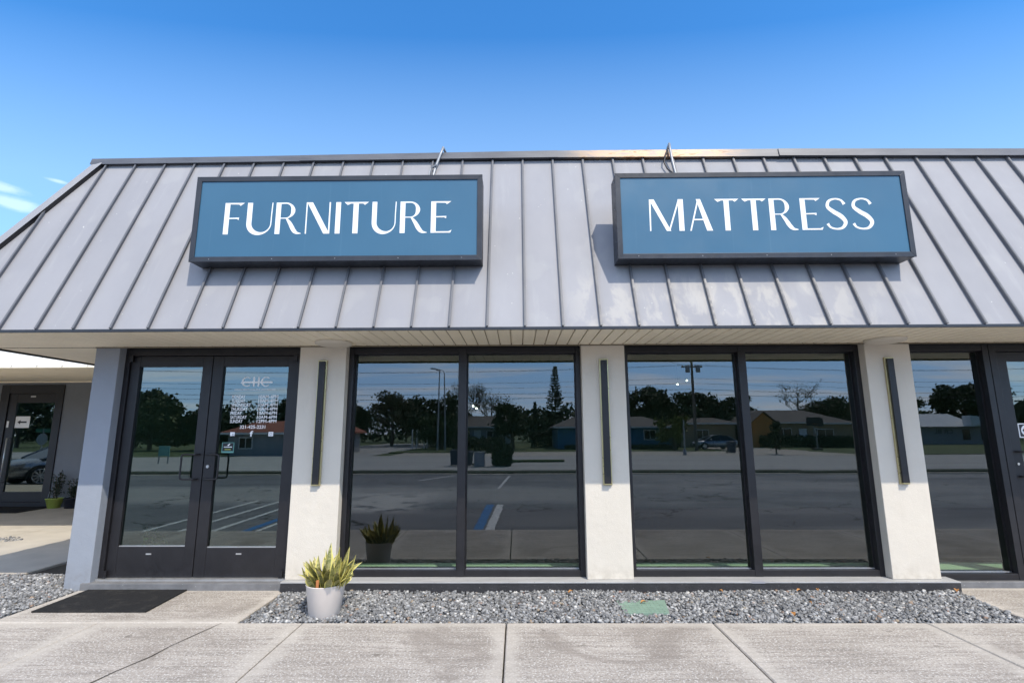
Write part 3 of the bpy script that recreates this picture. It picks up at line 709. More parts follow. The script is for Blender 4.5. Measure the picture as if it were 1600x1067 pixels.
# ---------------------------------------------------------------- windows and doors
def win(x0, x1, mull, z0=.100, z1=WT-.002, jamb=.055, first=True):
    mb = MB(); ya, yb = 5.905, 6.09
    mb.box(x0, x0+jamb, ya, yb, z0, z1); mb.box(x1-jamb, x1, ya, yb, z0, z1)
    xs = [x0+jamb]
    for m in mull: mb.box(m-.045, m+.045, ya, yb, z0, z1); xs += [m-.045, m+.045]
    xs.append(x1-jamb)
    for a, b in zip(xs[::2], xs[1::2]):
        mb.box(a, b, ya+.004, yb-.003, z1-.075, z1); mb.box(a, b, ya+.004, yb-.003, z0, z0+.066)
    w = mb.build('window', 'frame_black', B, bevel=.003); LOC[w.name] = np.zeros(3)
    for a, b in zip(xs[::2], xs[1::2]):
        m2 = MB(); m2.box(a+.002, b-.002, YW, YW+.008, z0+.06, z1-.07); m2.v = [(p[0], p[1]+random.uniform(-.0014, .0014), p[2]) for p in m2.v]; m2.build('pane', 'glass_window', w)
        m3 = MB(); zb, zt = z0+.066, z1-.075      # glazing bead, bright along the bottom
        m3.box(a, a+.012, YW-.018, YW-.001, zb, zt); m3.box(b-.012, b, YW-.018, YW-.001, zb, zt); m3.box(a+.012, b-.012, YW-.018, YW-.001, zt-.012, zt)
        m3.build('glazing_bead', 'frame_black', w)
        m4 = MB(); m4.box(a+.012, b-.012, YW-.022, YW-.001, zb-.001, zb+.008); m4.build('drip_bead', 'aluminium', w)
    return w
win(P2[1], P3[0], [-.631]); win(P3[1], P4[0], [2.592])
win(P4[1], 5.42, [], z0=.062, jamb=.07); win(P5[1], P6[0], [8.28], z0=.062)

def door_leaf(x0, x1, gl, hinge, z0=.094, z1=2.527, sign=1):
    """gl = glass x0,x1,z0,z1 ; sign +1: pull at the right stile"""
    mb = MB(); ya, yb = 5.925, 5.985; g0, g1, gz0, gz1 = gl
    mb.box(x0, g0, ya, yb, z0, z1); mb.box(g1, x1, ya, yb, z0, z1); mb.box(g0, g1, ya+.002, yb-.002, z0, gz0); mb.box(g0, g1, ya+.002, yb-.002, gz1, z1)
    d = mb.build('door', 'frame_black', B, bevel=.003); LOC[d.name] = np.zeros(3)
    m2 = MB(); m2.box(g0+.001, g1-.001, YG, YG+.008, gz0-.006, gz1+.006); m2.build('pane', 'glass_door', d)
    m3 = MB(); m3.box(g0, g1, YG-.02, YG-.001, gz0, gz0+.010); m3.build('drip_bead', 'aluminium', d)
    xs = (x1-.05) if sign > 0 else (x0+.05); ox = xs-sign*.155
    m4 = MB(); zt, zb = 1.405, 1.135; y0 = 5.925
    pts = [(xs, y0, zt), (xs, y0-.05, zt), (xs-sign*.02, y0-.068, zt), (ox+sign*.03, y0-.07, zt), (ox+sign*.006, y0-.07, zt-.006), (ox, y0-.07, zt-.03), (ox, y0-.07, zb+.03), (ox+sign*.006, y0-.07, zb+.006), (ox+sign*.03, y0-.07, zb), (xs-sign*.02, y0-.068, zb), (xs, y0-.05, zb), (xs, y0, zb)]
    m4.tube(pts, .0100, 10); m4.build('handle', 'frame_black', d)
    m5 = MB(); cx = (g0+g1)/2-.02; m5.box(cx-.03, cx+.03, ya-.003, ya-.0005, z0+.235, z0+.25); m5.build('label_plate', 'aluminium', d)
    return d
mb = MB()
mb.box(P1[1], P1[1]+.055, 5.90, 6.02, .072, WT-.002); mb.box(P2[0]-.065, P2[0], 5.90, 6.02, .072, WT-.002); mb.box(P1[1]+.055, P2[0]-.065, 5.903, 6.02, 2.533, WT-.002)
mb.build('door_frame', 'frame_black', B, bevel=.003)
d1 = door_leaf(-4.518, -3.562, (-4.412, -3.675, .412, 2.406), 0, sign=1)
d2 = door_leaf(-3.552, -2.560, (-3.430, -2.667, .400, 2.403), 0, sign=-1)
mb = MB(); mb.tube([(-3.50, 5.926, 1.27), (-3.50, 5.912, 1.27)], .017, 14); mb.build('lock', 'aluminium', d2)
for x in (-4.50, -2.575):
    for zz in (.10, 2.46): mb = MB(); mb.box(x-.02, x+.02, 5.885, 5.90, zz, zz+.07); mb.build('pivot_hinge', 'frame_black', B)
mb = MB(); mb.box(5.422, 5.50, 5.90, 6.02, .062, WT-.002); mb.box(P5[0]-.06, P5[0], 5.90, 6.02, .062, WT-.002); mb.box(5.50, P5[0]-.06, 5.903, 6.02, 2.533, WT-.002); mb.build('door_frame', 'frame_black', B, bevel=.003)
d3 = door_leaf(5.505, 6.555, (5.625, 6.43, .40, 2.42), 0, sign=-1)
mb = MB(); mb.tube([(5.555, 5.926, 1.27), (5.555, 5.912, 1.27)], .014, 14); mb.build('lock', 'chrome', d3)
# lettering on the right hand leaf
def door_text():
    y = YG-.0002
    mb = MB(); H = .112; z = 2.172
    x = -3.215
    glyph_mb(mb, 'C', x, z, H, y, .0010, 1.15); glyph_mb(mb, 'H', x+.125, z, H, y, .0015, 1.2); glyph_mb(mb, 'C', x+.225, z, H, y, .0020, 1.15)
    mb.prism([(-3.228, z+.040), (-2.852, z+.040), (-2.858, z+.060), (-3.215, z+.060)], lambda u, w, d: (u, y-d, w), 0, .0032)
    mb.build('logo', 'vinyl_white', d2)
    mb = MB(); text_mesh(mb, 'APPOINTMENTS AVAILABLE UPON REQUEST', -3.294, -2.814, 2.128, .018, y, .006); mb.build('tagline', 'vinyl_white', d2, recalc=False)
    days = ['MONDAY', 'TUESDAY', 'WEDNESDAY', 'THURSDAY', 'FRIDAY', 'SATURDAY', 'SUNDAY']; wd = [.155, .155, .225, .19, .13, .19, .145]
    hrs = ['10AM-4PM']*4+['10AM-6PM']*2+['12PM-4PM']
    for k in range(7):
        zz = 2.036-k*.0468
        mb = MB(); text_mesh(mb, days[k], -3.314, -3.314+wd[k], zz, .037, y, .018); mb.build('weekday', 'vinyl_white', d2, recalc=False)
        mb = MB(); text_mesh(mb, hrs[k], -3.004, -2.776, zz, .037, y, .018); mb.build('opening_hours', 'vinyl_white', d2, recalc=False)
    mb = MB(); text_mesh(mb, '321-425-2231', -3.194, -2.899, 1.690, .037, y, .018); mb.build('phone_number', 'vinyl_white', d2, recalc=False)
    for bx in ((-3.298, -3.246, 1.607, 1.650), (-2.856, -2.802, 1.603, 1.652)):
        mb = MB(); mb.box(bx[0], bx[1], y-.001, y, bx[2], bx[3]); mb.build('social_icon', 'vinyl_white', d2)
    mb = MB()
    text_mesh(mb, 'f', -3.072, -3.034, 1.603, .06, y, .03)
    mb.build('social_icon', 'vinyl_white', d2)
    mb = MB()
    ring = [(-2.829+.013*cos(a*pi/8), 1.6275+.013*sin(a*pi/8)) for a in range(16)]
    mb.tube([(p[0], y-.0015, p[1]) for p in ring]+[(ring[0][0], y-.0015, ring[0][1])], .0022, 4); mb.build('icon_outline', 'box_grey', d2)
    mb = MB()
    ring = [(-3.262+.011*cos(a*pi/8), 1.620+.011*sin(a*pi/8)) for a in range(2, 17)]
    mb.tube([(p[0], y-.0015, p[1]) for p in ring], .003, 4)
    mb.build('icon_outline', 'box_grey', d2)
    mb = MB(); mb.box(-3.380, -3.240, y-.0015, y, 1.418, 1.535); mb.cur = 1; mb.box(-3.372, -3.247, y-.0025, y-.0016, 1.437, 1.530)
    mb.cur = 2; mb.box(-3.345, -3.275, y-.0032, y-.0026, 1.452, 1.460); mb.cur = 3; mb.box(-3.355, -3.262, y-.0032, y-.0026, 1.480, 1.488)
    mb.prism([(-3.32, 1.50), (-3.30, 1.497), (-3.285, 1.52), (-3.29, 1.524)], lambda u, w, d: (u, y-d, w), .0026, .0032)
    mb.build('sticker', ['sticker_teal', 'sticker_black', 'text_lime', 'vinyl_white'], d2)
    # arrow plate on the second door
    mb = MB(); mb.box(5.655, 5.835, y-.002, y, 1.555, 1.715); mb.cur = 1
    mb.box(5.667, 5.823, y-.0030, y-.0021, 1.567, 1.703); mb.cur = 0
    mb.prism([(5.745+.062*cos(a*pi/12), 1.635+.062*sin(a*pi/12)) for a in range(24)], lambda u, w, d: (u, y-d, w), .0031, .0040); mb.cur = 1
    mb.prism([(5.695, 1.635), (5.735, 1.675), (5.735, 1.648), (5.79, 1.648), (5.79, 1.622), (5.735, 1.622), (5.735, 1.595)], lambda u, w, d: (u, y-d, w), .0041, .0048)
    mb.build('arrow_plate', ['vinyl_white', 'arrow_black'], d3)
    mb = MB(); mb.box(5.70, 5.82, y-.002, y, 1.40, 1.51); mb.cur = 1; mb.box(5.715, 5.805, y-.003, y-.0021, 1.42, 1.47); mb.build('sticker', ['sticker_teal', 'box_grey'], d3)
door_text()

# ---------------------------------------------------------------- signs on the roof
def store_sign(x0, word, pos, label):
    z0, z1, yf, yb, fr, W = 3.330, 4.237, 4.893, 5.128, .050, 2.935
    x1 = x0+W
    sg = thing('store_sign', label, 'sign', (x0+W/2, yb, z0), 0, None)
    mb = MB()
    mb.box(x0, x1, yf+.012, yb, z0, z0+fr); mb.box(x0, x1, yf+.012, yb, z1-fr, z1); mb.box(x0, x0+fr, yf+.012, yb, z0+fr, z1-fr); mb.box(x1-fr, x1, yf+.012, yb, z0+fr, z1-fr)
    mb.box(x0+fr, x1-fr, yb-.02, yb-.002, z0+fr, z1-fr)
    mb.build('case', 'sign_case', sg, bevel=.003)
    mb = MB()   # mitred face trim
    t = .048
    o = [(x0-.004, z0-.004), (x1+.004, z0-.004), (x1+.004, z1+.004), (x0-.004, z1+.004)]; i = [(x0+t, z0+t), (x1-t, z0+t), (x1-t, z1-t), (x0+t, z1-t)]
    for k in range(4):
        a, b = o[k], o[(k+1) % 4]; c, d = i[(k+1) % 4], i[k]
        e = .0012
        mb.prism([a, b, c, d], lambda u, w, dd: (u, dd, w), yf, yf+.0118)
    mb.build('trim', 'sign_case', sg, bevel=.002)
    mb = MB(); mb.box(x0+t, x1-t, yf+.010, yf+.016, z0+t, z1-t); mb.build('face', 'sign_face', sg)
    mb = MB(); zc, H = 3.616, .338
    for ch, (a, b) in zip(word, pos):
        glyph_mb(mb, ch, a, zc, H, yf+.0098, .0016, (b-a)/(GLYPH[ch][0]*H))
    mb.build('lettering', 'letter_white', sg)
    for sxx in (x0+.35, x1-.35):     # stand-off struts back to the slope
        mb = MB(); mb.box(sxx-.02, sxx+.02, yb, yb+.33, z1-.13, z1-.09); mb.build('strut', 'sign_case', sg)
    for k in range(5):
        xx = x0+.2+k*(W-.4)/4; mb = MB(); mb.tube([(xx, yf+.004, z0+.022), (xx, yf-.002, z0+.022)], .0045, 8); mb.build('screw', 'galv', sg)
    for zz in (z0+.2, z0+.55, z0+.85): mb = MB(); mb.tube([(x0+.004, yf+.08, zz), (x0-.006, yf+.08, zz)], .006, 8); mb.build('screw', 'galv', sg)
    return sg
store_sign(-3.286, 'FURNITURE', [(-2.976, -2.776), (-2.745, -2.482), (-2.45, -2.185), (-2.142, -1.892), (-1.839, -1.789), (-1.755, -1.504), (-1.468, -1.219), (-1.181, -.909), (-.868, -.663)], 'blue box sign reading FURNITURE in white letters on the grey roof')
store_sign(1.012, 'MATTRESS', [(1.34, 1.686), (1.742, 1.97), (2.003, 2.248), (2.276, 2.523), (2.55, 2.82), (2.862, 3.067), (3.109, 3.321), (3.368, 3.585)], 'blue box sign reading MATTRESS in white letters on the grey roof')
# conduits that come over the ridge and drop behind the signs
mb = MB(); mb.tube([(-.86, 5.95, 4.90), (-.865, 5.82, 5.02), (-.885, 5.72, 5.035), (-.915, 5.70, 4.93), (-.965, 5.70, 4.78), (-.985, 5.66, 4.65), (-.99, 5.62, 4.52), (-.99, 5.50, 4.30), (-.99, 5.13, 4.1)], .016, 10)
mb.tube([(-1.005, 5.70, 4.765), (-.945, 5.66, 4.775)], .012, 8); mb.tube([(-1.02, 5.64, 4.72), (-1.03, 5.55, 4.5), (-1.03, 5.3, 4.2), (-1.02, 5.13, 4.1)], .008, 8)
tag(mb.build('conduit', 'galv', None), 'grey metal conduit over the ridge behind the FURNITURE sign', 'conduit')
mb = MB(); mb.tube([(1.86, 5.95, 4.88), (1.852, 5.80, 5.04), (1.848, 5.715, 5.055), (1.848, 5.69, 4.95), (1.855, 5.66, 4.80), (1.87, 5.62, 4.62), (1.87, 5.45, 4.35), (1.87, 5.13, 4.15)], .015, 10)
mb.cur = 1; mb.tube([(1.83, 5.71, 5.0), (1.79, 5.70, 4.90), (1.765, 5.69, 4.80), (1.79, 5.66, 4.70), (1.85, 5.60, 4.6)], .009, 8)
tag(mb.build('conduit', ['galv', 'frame_black'], None), 'bent grey conduit with a black cable over the ridge behind the MATTRESS sign', 'conduit')

# wall lamps: black bar on a brass back plate
def wall_lamp(x, label):
    o = thing('wall_lamp', label, 'lamp', (x, 5.8, 1.76), 0, 'wall lamps on the white pillars')
    mb = MB(); mb.box(x-.050, x+.050, 5.775, 5.7995, 1.069, 2.451); mb.build('back_plate', 'brass', o, bevel=.002)
    mb = MB(); mb.box(x-.036, x+.036, 5.752, 5.7745, 1.085, 2.436); mb.build('bar', 'frame_black', o, bevel=.003)
    mb = MB(); mb.box(x-.037, x+.037, 5.751, 5.7745, 1.078, 1.0845); mb.build('end_cap', 'brass', o)
    return o
wall_lamp(-2.213, 'long black and brass wall lamp on the white pillar right of the double door')
wall_lamp(.975, 'long black and brass wall lamp on the white pillar between the two big windows')
wall_lamp(4.180, 'long black and brass wall lamp on the rightmost white pillar')
for x, lb in ((-2.02, 'round flush plate on the soffit above the pillar beside the double door'), (4.01, 'round flush plate on the soffit above the rightmost white pillar')):
    mb = MB(); mb.lathe([(.0, -.034), (.17, -.034), (.192, -.028), (.199, -.012), (.199, 0)], (x, 5.56, WT), 48)
    tag(mb.build('soffit_plate', 'stucco_white', None), lb, 'plate')

# interior lamps that show as points in the glass
for (x, y, z, lb) in ((2.486, 8, 2.36, 'lit ceiling lamp in the right window, lower of the close pair'), (2.632, 8, 2.42, 'lit ceiling lamp in the right window, upper of the close pair'), (-.687, 8, 2.04, 'tiny lit lamp by the mullion of the left window, left one'), (-.636, 8, 2.005, 'tiny lit lamp by the mullion of the left window, right one')):
    o = thing('pendant_lamp', lb, 'lamp', (x, y, z), 0, 'lamps lit inside the shop')
    mb = MB(); mb.lathe([(.0, -.012), (.009, -.008), (.013, 0), (.009, .008), (0, .012)], (x, y, z), 12); mb.build('bulb', 'lamp_glow', o)
    mb = MB(); mb.tube([(x, y, z+.02), (x, y, 2.75)], .004, 6); mb.build('cord', 'frame_black', o)

# ================================================================ SMALL THINGS AT THE ENTRANCE
mb = MB(); mb.prism([(-4.541, 5.10), (-3.461, 5.10), (-3.508, 5.79), (-4.57, 5.79)], lambda u, w, d: (u, w, d), .002, .014)
tag(mb.build('door_mat', 'door_mat_rubber', None, bevel=.004), 'black rubber door mat on the concrete before the double door', 'mat')
mb = MB(); mb.prism([(VB[0], VB[3]-.02), (VB[0]+.02, VB[2]), (VB[1]-.06, VB[2]+.01), (VB[1], VB[3])], lambda u, w, d: (u, w, d), -.03, .008)
for k in range(9):
    for j in range(6): mb.box(VB[0]+.05+k*.042, VB[0]+.075+k*.042, VB[2]+.04+j*.055, VB[2]+.07+j*.055, .006, .0105)
tag(mb.build('valve_box', 'valve_lid', None), 'pale green plastic valve box lid sunk in the grey gravel', 'valve box')
def fallen_leaf(x, y, z, a, L, label):
    L *= .62; mb = MB(); n = 7; c, s_ = cos(a), sin(a); v = []
    for i in range(n):
        t = i/(n-1); w = L*.32*sin(pi*min(1, t*.95+.03))**.8; zz = z+.012*sin(t*pi)+.006*t
        for sgn in (-1, 0, 1):
            px, py = (t-.5)*L, sgn*w; v.append((x+px*c-py*s_, y+px*s_+py*c, zz+abs(sgn)*.010))
    f = []
    for i in range(n-1):
        for k in (0, 1): f.append((3*i+k, 3*i+k+1, 3*i+4+k, 3*i+3+k))
    v2 = [(p[0], p[1], p[2]-.0015) for p in v]; m = len(v)
    mb.add(v+v2, f+[tuple(q+m for q in ff[::-1]) for ff in f])
    return tag(mb.build('fallen_leaf', 'leaf_orange', None, recalc=False), label, 'leaf', 'fallen orange leaves')
for (x, y, z, a, L, lb) in ((1.20, 5.33, .014, .3, .085, 'orange leaf lying on the green valve box lid'), (2.44, 4.95, .03, 1.4, .10, 'tan curled leaf on gravel near the kerb edge'), (2.85, 5.62, .035, .2, .08, 'orange leaf on gravel close to the plinth below the right window'), (4.44, 5.62, .035, .9, .11, 'orange leaf at the right end of the black plinth'), (3.05, 5.64, .035, 1.2, .07, 'small orange leaf beside another close to the plinth'), (2.06, 5.62, .03, 2.2, .07, 'orange leaf on gravel below the right window mullion'), (.53, 5.6, .03, .5, .09, 'orange leaf on gravel under the middle white pillar'), (2.76, 5.25, .03, 1.9, .05, 'small reddish leaf in the middle of the right gravel')):
    fallen_leaf(x, y, z, a, L, lb)

def snake_plant():
    cx, cy = -1.785, 5.065; o = thing('potted_plant', 'yellow striped snake plant in a tall white pot on the gravel', 'plant', (cx, cy, 0))
    mb = MB(); mb.lathe([(0, -.02), (.128, -.02), (.136, -.012), (.174, .262), (.1775, .268), (.176, .272), (.166, .270), (.164, .25), (.158, .215)], (cx, cy, 0), 56); mb.build('pot', 'pot_white', o)
    mb = MB(); mb.lathe([(0, .222), (.10, .228), (.159, .218)], (cx, cy, 0), 40); mb.build('soil', 'soil', o)
    mb = MB(); mb.band = []
    rnd = random.Random(11)
    def leaf(bx, by, L, az, tilt, w, curl, tw):
        n = 10; d = np.array([cos(az), sin(az), 0]); sd0 = np.array([-sin(az), cos(az), 0]); v = []
        for i in range(n):
            t = i/(n-1); ang = tilt+curl*t; p = np.array([bx, by, .22])+d*(L*t*sin(ang))+np.array([0, 0, L*t*cos(ang)])
            ww = w*(.62+.55*sin(pi*min(t*.85+.05, 1)))*(1-max(0, t-.62)/.38)**.72 if t < 1 else .0008
            th = tw*t+.25*sin(3*t+az); sd = sd0*cos(th)+d*sin(th)
            out = d*cos(th)-sd0*sin(th)
            for k in (-1, -.72, 0, .72, 1):
                v.append(p+sd*ww*k+out*(abs(k)**1.6)*ww*.55); mb.band.append(1 if abs(k) > .9 else (.55 if abs(k) > .5 else 0))
        f = []
        for i in range(n-1):
            for k in range(4): f.append((5*i+k, 5*i+k+1, 5*i+6+k, 5*i+5+k))
        m = len(v); v2 = [p-d*.003 for p in v]; mb.band += mb.band[-m:]
        mb.add(v+v2, f+[tuple(q+m for q in ff[::-1]) for ff in f], True)
    spec = [(.0, -.02, .40, 1.2, .05, .026), (.055, .01, .365, .3, .06, .026), (.10, .03, .37, .2, .17, .022), (.12, -.03, .32, -.1, .2, .022), (-.03, -.05, .30, 2.6, .12, .03), (-.08, -.06, .20, 3.0, .35, .024), (-.12, -.02, .22, 3.2, .42, .02), (-.1, .04, .24, 2.7, .3, .022), (.08, -.08, .26, -.6, .25, .026), (.13, .05, .30, .3, .32, .02), (.14, -.06, .23, -.35, .45, .022)]
    for (bx, by, L, az, ti, w) in spec: leaf(cx+bx, cy+by, L, az, ti, w*1.2, .08, rnd.uniform(-1.2, 1.2))
    for k in range(76):
        a = rnd.uniform(0, 2*pi); r = .13*rnd.random()**.5; bx, by = r*cos(a)+.02, r*sin(a)
        leaf(cx+bx, cy+by, rnd.uniform(.13, .32)*(1.08-abs(bx)*1.2), a+rnd.uniform(-.7, .7), .06+r*2.2+rnd.uniform(0, .15), rnd.uniform(.020, .034), rnd.uniform(0, .55), rnd.uniform(-1.4, 1.4))
    mb.build('leaves', 'snake_leaf', o, recalc=False)
    mb = MB(); mb.obox((cx-.03, cy-.135, .275), (.012, .002, 0), (0, .003, .002), (0, 0, .05)); mb.build('plant_tag', 'terracotta', o)
snake_plant()

def leaf_cloud(n, size, fn, seed, aspect=.5, flat=.0):
    r = np.random.default_rng(seed); P = fn(r, n); n = len(P)
    a = r.normal(size=(n, 3)); a /= np.linalg.norm(a, axis=1)[:, None]
    b = r.normal(size=(n, 3)); b -= a*(a*b).sum(1)[:, None]; b /= np.linalg.norm(b, axis=1)[:, None]
    s = size*r.uniform(.6, 1.3, (n, 1)); c = np.cross(a, b)
    v = np.stack([P-a*s, P-b*s*aspect+c*s*.12, P+a*s, P+b*s*aspect+c*s*.12], 1).reshape(-1, 3)
    return v, np.arange(4*n).reshape(-1, 4)
def small_plant(name, label, x, y, pot, potmat, h, seed, leafm='leaf_shrub', z=0):
    o = thing(name, label, 'plant', (x, y, z)); mb = MB(); r0, r1, ph = pot
    mb.lathe([(0, 0), (r0, 0), (r1, ph), (r1+.008, ph), (r1+.008, ph+.012), (r1-.012, ph+.012), (r1-.014, ph-.03), (0, ph-.03)], (x, y, z), 24); mb.build('pot', potmat, o)
    mb = MB(); rr = random.Random(seed)
    tops = []
    for k in range(9):
        a = rr.uniform(0, 6.28); L = h*rr.uniform(.5, 1); d = rr.uniform(.02, .14); p = (x+d*cos(a), y+d*sin(a), z+ph+L); tops.append((p, L))
        mb.tube([(x+.3*d*cos(a), y+.3*d*sin(a), z+ph-.02), (x+.7*d*cos(a), y+.7*d*sin(a), z+ph+L*.5), p], .005, 5)
    mb.build('stem', 'bark', o)
    def fn(r, n):
        out = []
        for i in range(n):
            p, L = tops[i % len(tops)]; t = r.uniform(.12, 1); c = np.array([x+(p[0]-x)*t, y+(p[1]-y)*t, z+ph+L*t]); out.append(c+r.normal(size=3)*np.array([.05, .05, .02])*(1.2-.8*t))
        return np.array(out)-np.array([x, y, z])
    v, f = leaf_cloud(420, .032, fn, seed, .35); fastmesh('leaves', v, f, leafm, o)
    return o, tops

# ================================================================ SIDE WING
WY = 12.2
W = thing('wing_building', 'low grey side wing with white metal roof and a dark glass door', 'building', (-12, WY, 0))
mb = MB(); mb.box(-26, -12.33, WY, WY+.2, -.05, 3.2); mb.box(-10.82, -4.9, WY+.001, WY+.2, -.05, 3.2); mb.box(-12.33, -10.82, WY+.001, WY+.2, 2.80, 3.2)
mb.box(-26, -25.8, WY+.2, 18, -.05, 3.2); mb.box(-25.8, -4.9, 17.8, 18, -.05, 3.2); mb.build('wall', 'stucco_dark', W)
mb = MB(); mb.box(-25.8, -5.1, WY+.2, 17.8, -.05, .10); mb.build('interior_floor', 'inner_wall', W)
WEY, WEZ = 8.0, 2.69
mb = MB(); mb.add([(-26.5, WEY, WEZ), (-6.0, WEY, WEZ), (-6.0, WY, 2.885), (-26.5, WY, 2.885)], [(0, 3, 2, 1)])
for k in range(160):
    x = -26.4+k*.127; mb.box(x-.006, x-.001, WEY, WY, WEZ-.001, WEZ+.1) if False else None
mb.build('soffit', 'soffit_vinyl', W, recalc=False)
mb = MB(); mb.box(-26.5, -5.0, WY-.05, WY-.002, 2.855, 2.92); mb.build('wall_trim', 'soffit_vinyl', W)
mb = MB(); wz = 4.25; wdy = (wz-WEZ)/TANR
mb.add([(-26.5, WEY, WEZ), (-5.6, WEY, WEZ), (-5.6, WEY+wdy, wz), (-26.5, WEY+wdy, wz)], [(0, 1, 2, 3)])
mb.add([(-26.5, WEY+wdy, wz), (-5.2, WEY+wdy, wz), (-5.2, 18, wz), (-26.5, 18, wz)], [(0, 1, 2, 3)])
mb.add([(-26.5, WEY, WEZ), (-26.5, WEY+wdy, wz), (-26.5, 18, wz), (-26.5, 18, WEZ)], [(0, 1, 2, 3)])
ns = np.array([0, -sin(A67), cos(A67)])
for k in range(52):
    x = -6.38-.405*k; p0 = np.array([x, WEY, WEZ]); p1 = np.array([x, WEY+wdy, wz]); mb.obox((p0+p1)/2+ns*.018, (.009, 0, 0), (p1-p0)/2, ns*.018)
wroof = mb.build('roof', 'roof_white', W, recalc=False); LOC[wroof.name] = np.zeros(3)
mb = MB(); mb.box(-26.5, -5.9, WEY-.014, WEY+.01, WEZ-.02, WEZ+.004); mb.build('drip_edge', 'soffit_vinyl', wroof)
mb = MB()
mb.box(-12.33, -12.13, WY-.03, WY+.12, .0, 2.80); mb.box(-10.99, -10.82, WY-.03, WY+.12, .0, 2.80); mb.box(-12.13, -10.99, WY-.027, WY+.12, 2.6, 2.80); mb.box(-12.13, -10.99, WY-.03, WY+.12, .0, .095)
mb.build('door_frame', 'frame_black', W, bevel=.004)
mb = MB(); ya, yb = WY-.005, WY+.05
mb.box(-12.125, -11.93, ya, yb, .10, 2.595); mb.box(-11.02, -10.995, ya, yb, .10, 2.595); mb.box(-11.93, -11.02, ya+.002, yb-.002, .10, .33); mb.box(-11.93, -11.02, ya+.002, yb-.002, 2.38, 2.595)
wd = mb.build('door', 'frame_black', W, bevel=.003); LOC[wd.name] = np.zeros(3)
mb = MB(); mb.box(-11.929, -11.021, WY+.02, WY+.028, .325, 2.385); mb.build('pane', 'glass_door', wd)
mb = MB(); mb.tube([(-11.98, ya, 1.55), (-11.98, ya-.06, 1.55), (-11.98, ya-.06, .55), (-11.98, ya, .55)], .014, 8); mb.build('handle', 'aluminium', wd)
mb = MB(); y = WY+.0195; mb.box(-11.925, -11.58, y-.003, y, 1.79, 2.06); mb.cur = 1
mb.prism([(-11.87, 1.925), (-11.80, 1.975), (-11.80, 1.943), (-11.65, 1.943), (-11.65, 1.907), (-11.80, 1.907), (-11.80, 1.875)], lambda u, w, d: (u, y-d, w), .0031, .0042); mb.build('arrow_sign', ['vinyl_white', 'arrow_black'], wd)
mb = MB(); mb.box(-11.62, -11.50, ya-.004, ya-.0005, 2.51, 2.545); mb.build('label_plate', 'aluminium', wd)
mb = MB(); mb.box(-12.10, -12.05, ya-.004, ya-.0005, 1.80, 1.95); mb.build('sticker', 'vinyl_white', wd)
mb = MB(); mb.box(-12.6, -10.6, 11.2, 12.15, .003, .012); tag(mb.build('door_mat', 'door_mat_rubber', None), 'dark door mat in the shade before the side wing door', 'mat')
o, tops = small_plant('potted_plant', 'leafy plant in a lime green hanging pot by the side wing door', -10.50, 11.98, (.11, .165, .20), 'pot_lime', .62, 3)
mb = MB(); mb.tube([(-10.66, 11.98, .2), (-10.64, 11.98, .35), (-10.56, 11.98, .5), (-10.48, 11.98, .56)], .006, 6); mb.build('handle', 'galv', o)
small_plant('potted_plant', 'bushy plant in a dark blue pot next to the lime green pot', -10.08, 11.98, (.14, .17, .21), 'pot_dark', .45, 5)
small_plant('potted_plant', 'small leafy plant inside the shop behind the left door pane', -4.32, 6.35, (.09, .12, .16), 'pot_white', .30, 9, 'leaf_mid', .10)

# ================================================================ ACROSS THE LOT AND THE ROAD
def tube_tree(mb, base, h, r, rng, limbs=6, spread=2.5, z0=.35):
    top = np.array([0, 0, h]); mb.tube([(0, 0, -.2), (rng.uniform(-.1, .1), rng.uniform(-.1, .1), h*.35), (rng.uniform(-.2, .2), rng.uniform(-.2, .2), h*.7), top], [r*1.25, r, r*.7, r*.25], 8)
    ends = []
    for k in range(limbs):
        a = 2*pi*k/limbs+rng.uniform(-.4, .4); zb = h*rng.uniform(z0, .75); d = spread*rng.uniform(.6, 1)
        e = np.array([d*cos(a), d*sin(a), zb+h*rng.uniform(.12, .38)]); m = np.array([.45*d*cos(a), .45*d*sin(a), zb+.35*(e[2]-zb)])
        mb.tube([(0, 0, zb), m, e], [r*.5, r*.33, r*.12], 6); ends.append(e)
        for j in range(2):
            e2 = e+np.array([rng.uniform(-.8, .8), rng.uniform(-.8, .8), rng.uniform(.1, .8)])*spread*.35; mb.tube([m*.4+e*.6, e2], [r*.2, r*.06], 5); ends.append(e2)
    ends.append(top); return ends
def broad_tree(label, x, y, h, spread, leafm, n, size, seed, group='trees across the road', trunk=.2, low=.3, clump=.9, name='broadleaf_tree'):
    o = thing(name, label, 'tree', (x, y, -.12), 0, group); rng = random.Random(seed); mb = MB()
    ends = tube_tree(mb, None, h*.86, trunk, rng, 7, spread*.8, low); mb.build('trunk', 'bark', o, world=False)
    cs = [(e, clump*rng.uniform(.6, 1.25)) for e in ends]
    for k in range(10):
        a = rng.uniform(0, 6.28); rr = spread*rng.random()**.5; zc = h*(low+.12)+(h*(1-low-.18))*rng.random()*(1-(rr/spread)**2*.6)
        cs.append((np.array([rr*cos(a), rr*sin(a), zc]), clump*rng.uniform(.7, 1.3)))
    def fn(r, n):
        i = r.integers(0, len(cs), n); c = np.array([q[0] for q in cs])[i]; s = np.array([q[1] for q in cs])[i]
        d = r.normal(size=(n, 3)); d /= np.linalg.norm(d, axis=1)[:, None]; s = s*np.where(r.random(n) < .16, r.uniform(1.0, 1.55, n), 1)
        return c+d*(s*r.uniform(.15, 1, n)**.6)[:, None]*np.array([1.15, 1.15, .75])
    v, f = leaf_cloud(int(n*1.7), size*1.1, fn, seed, .6); fastmesh('crown', v, f, leafm, o); return o
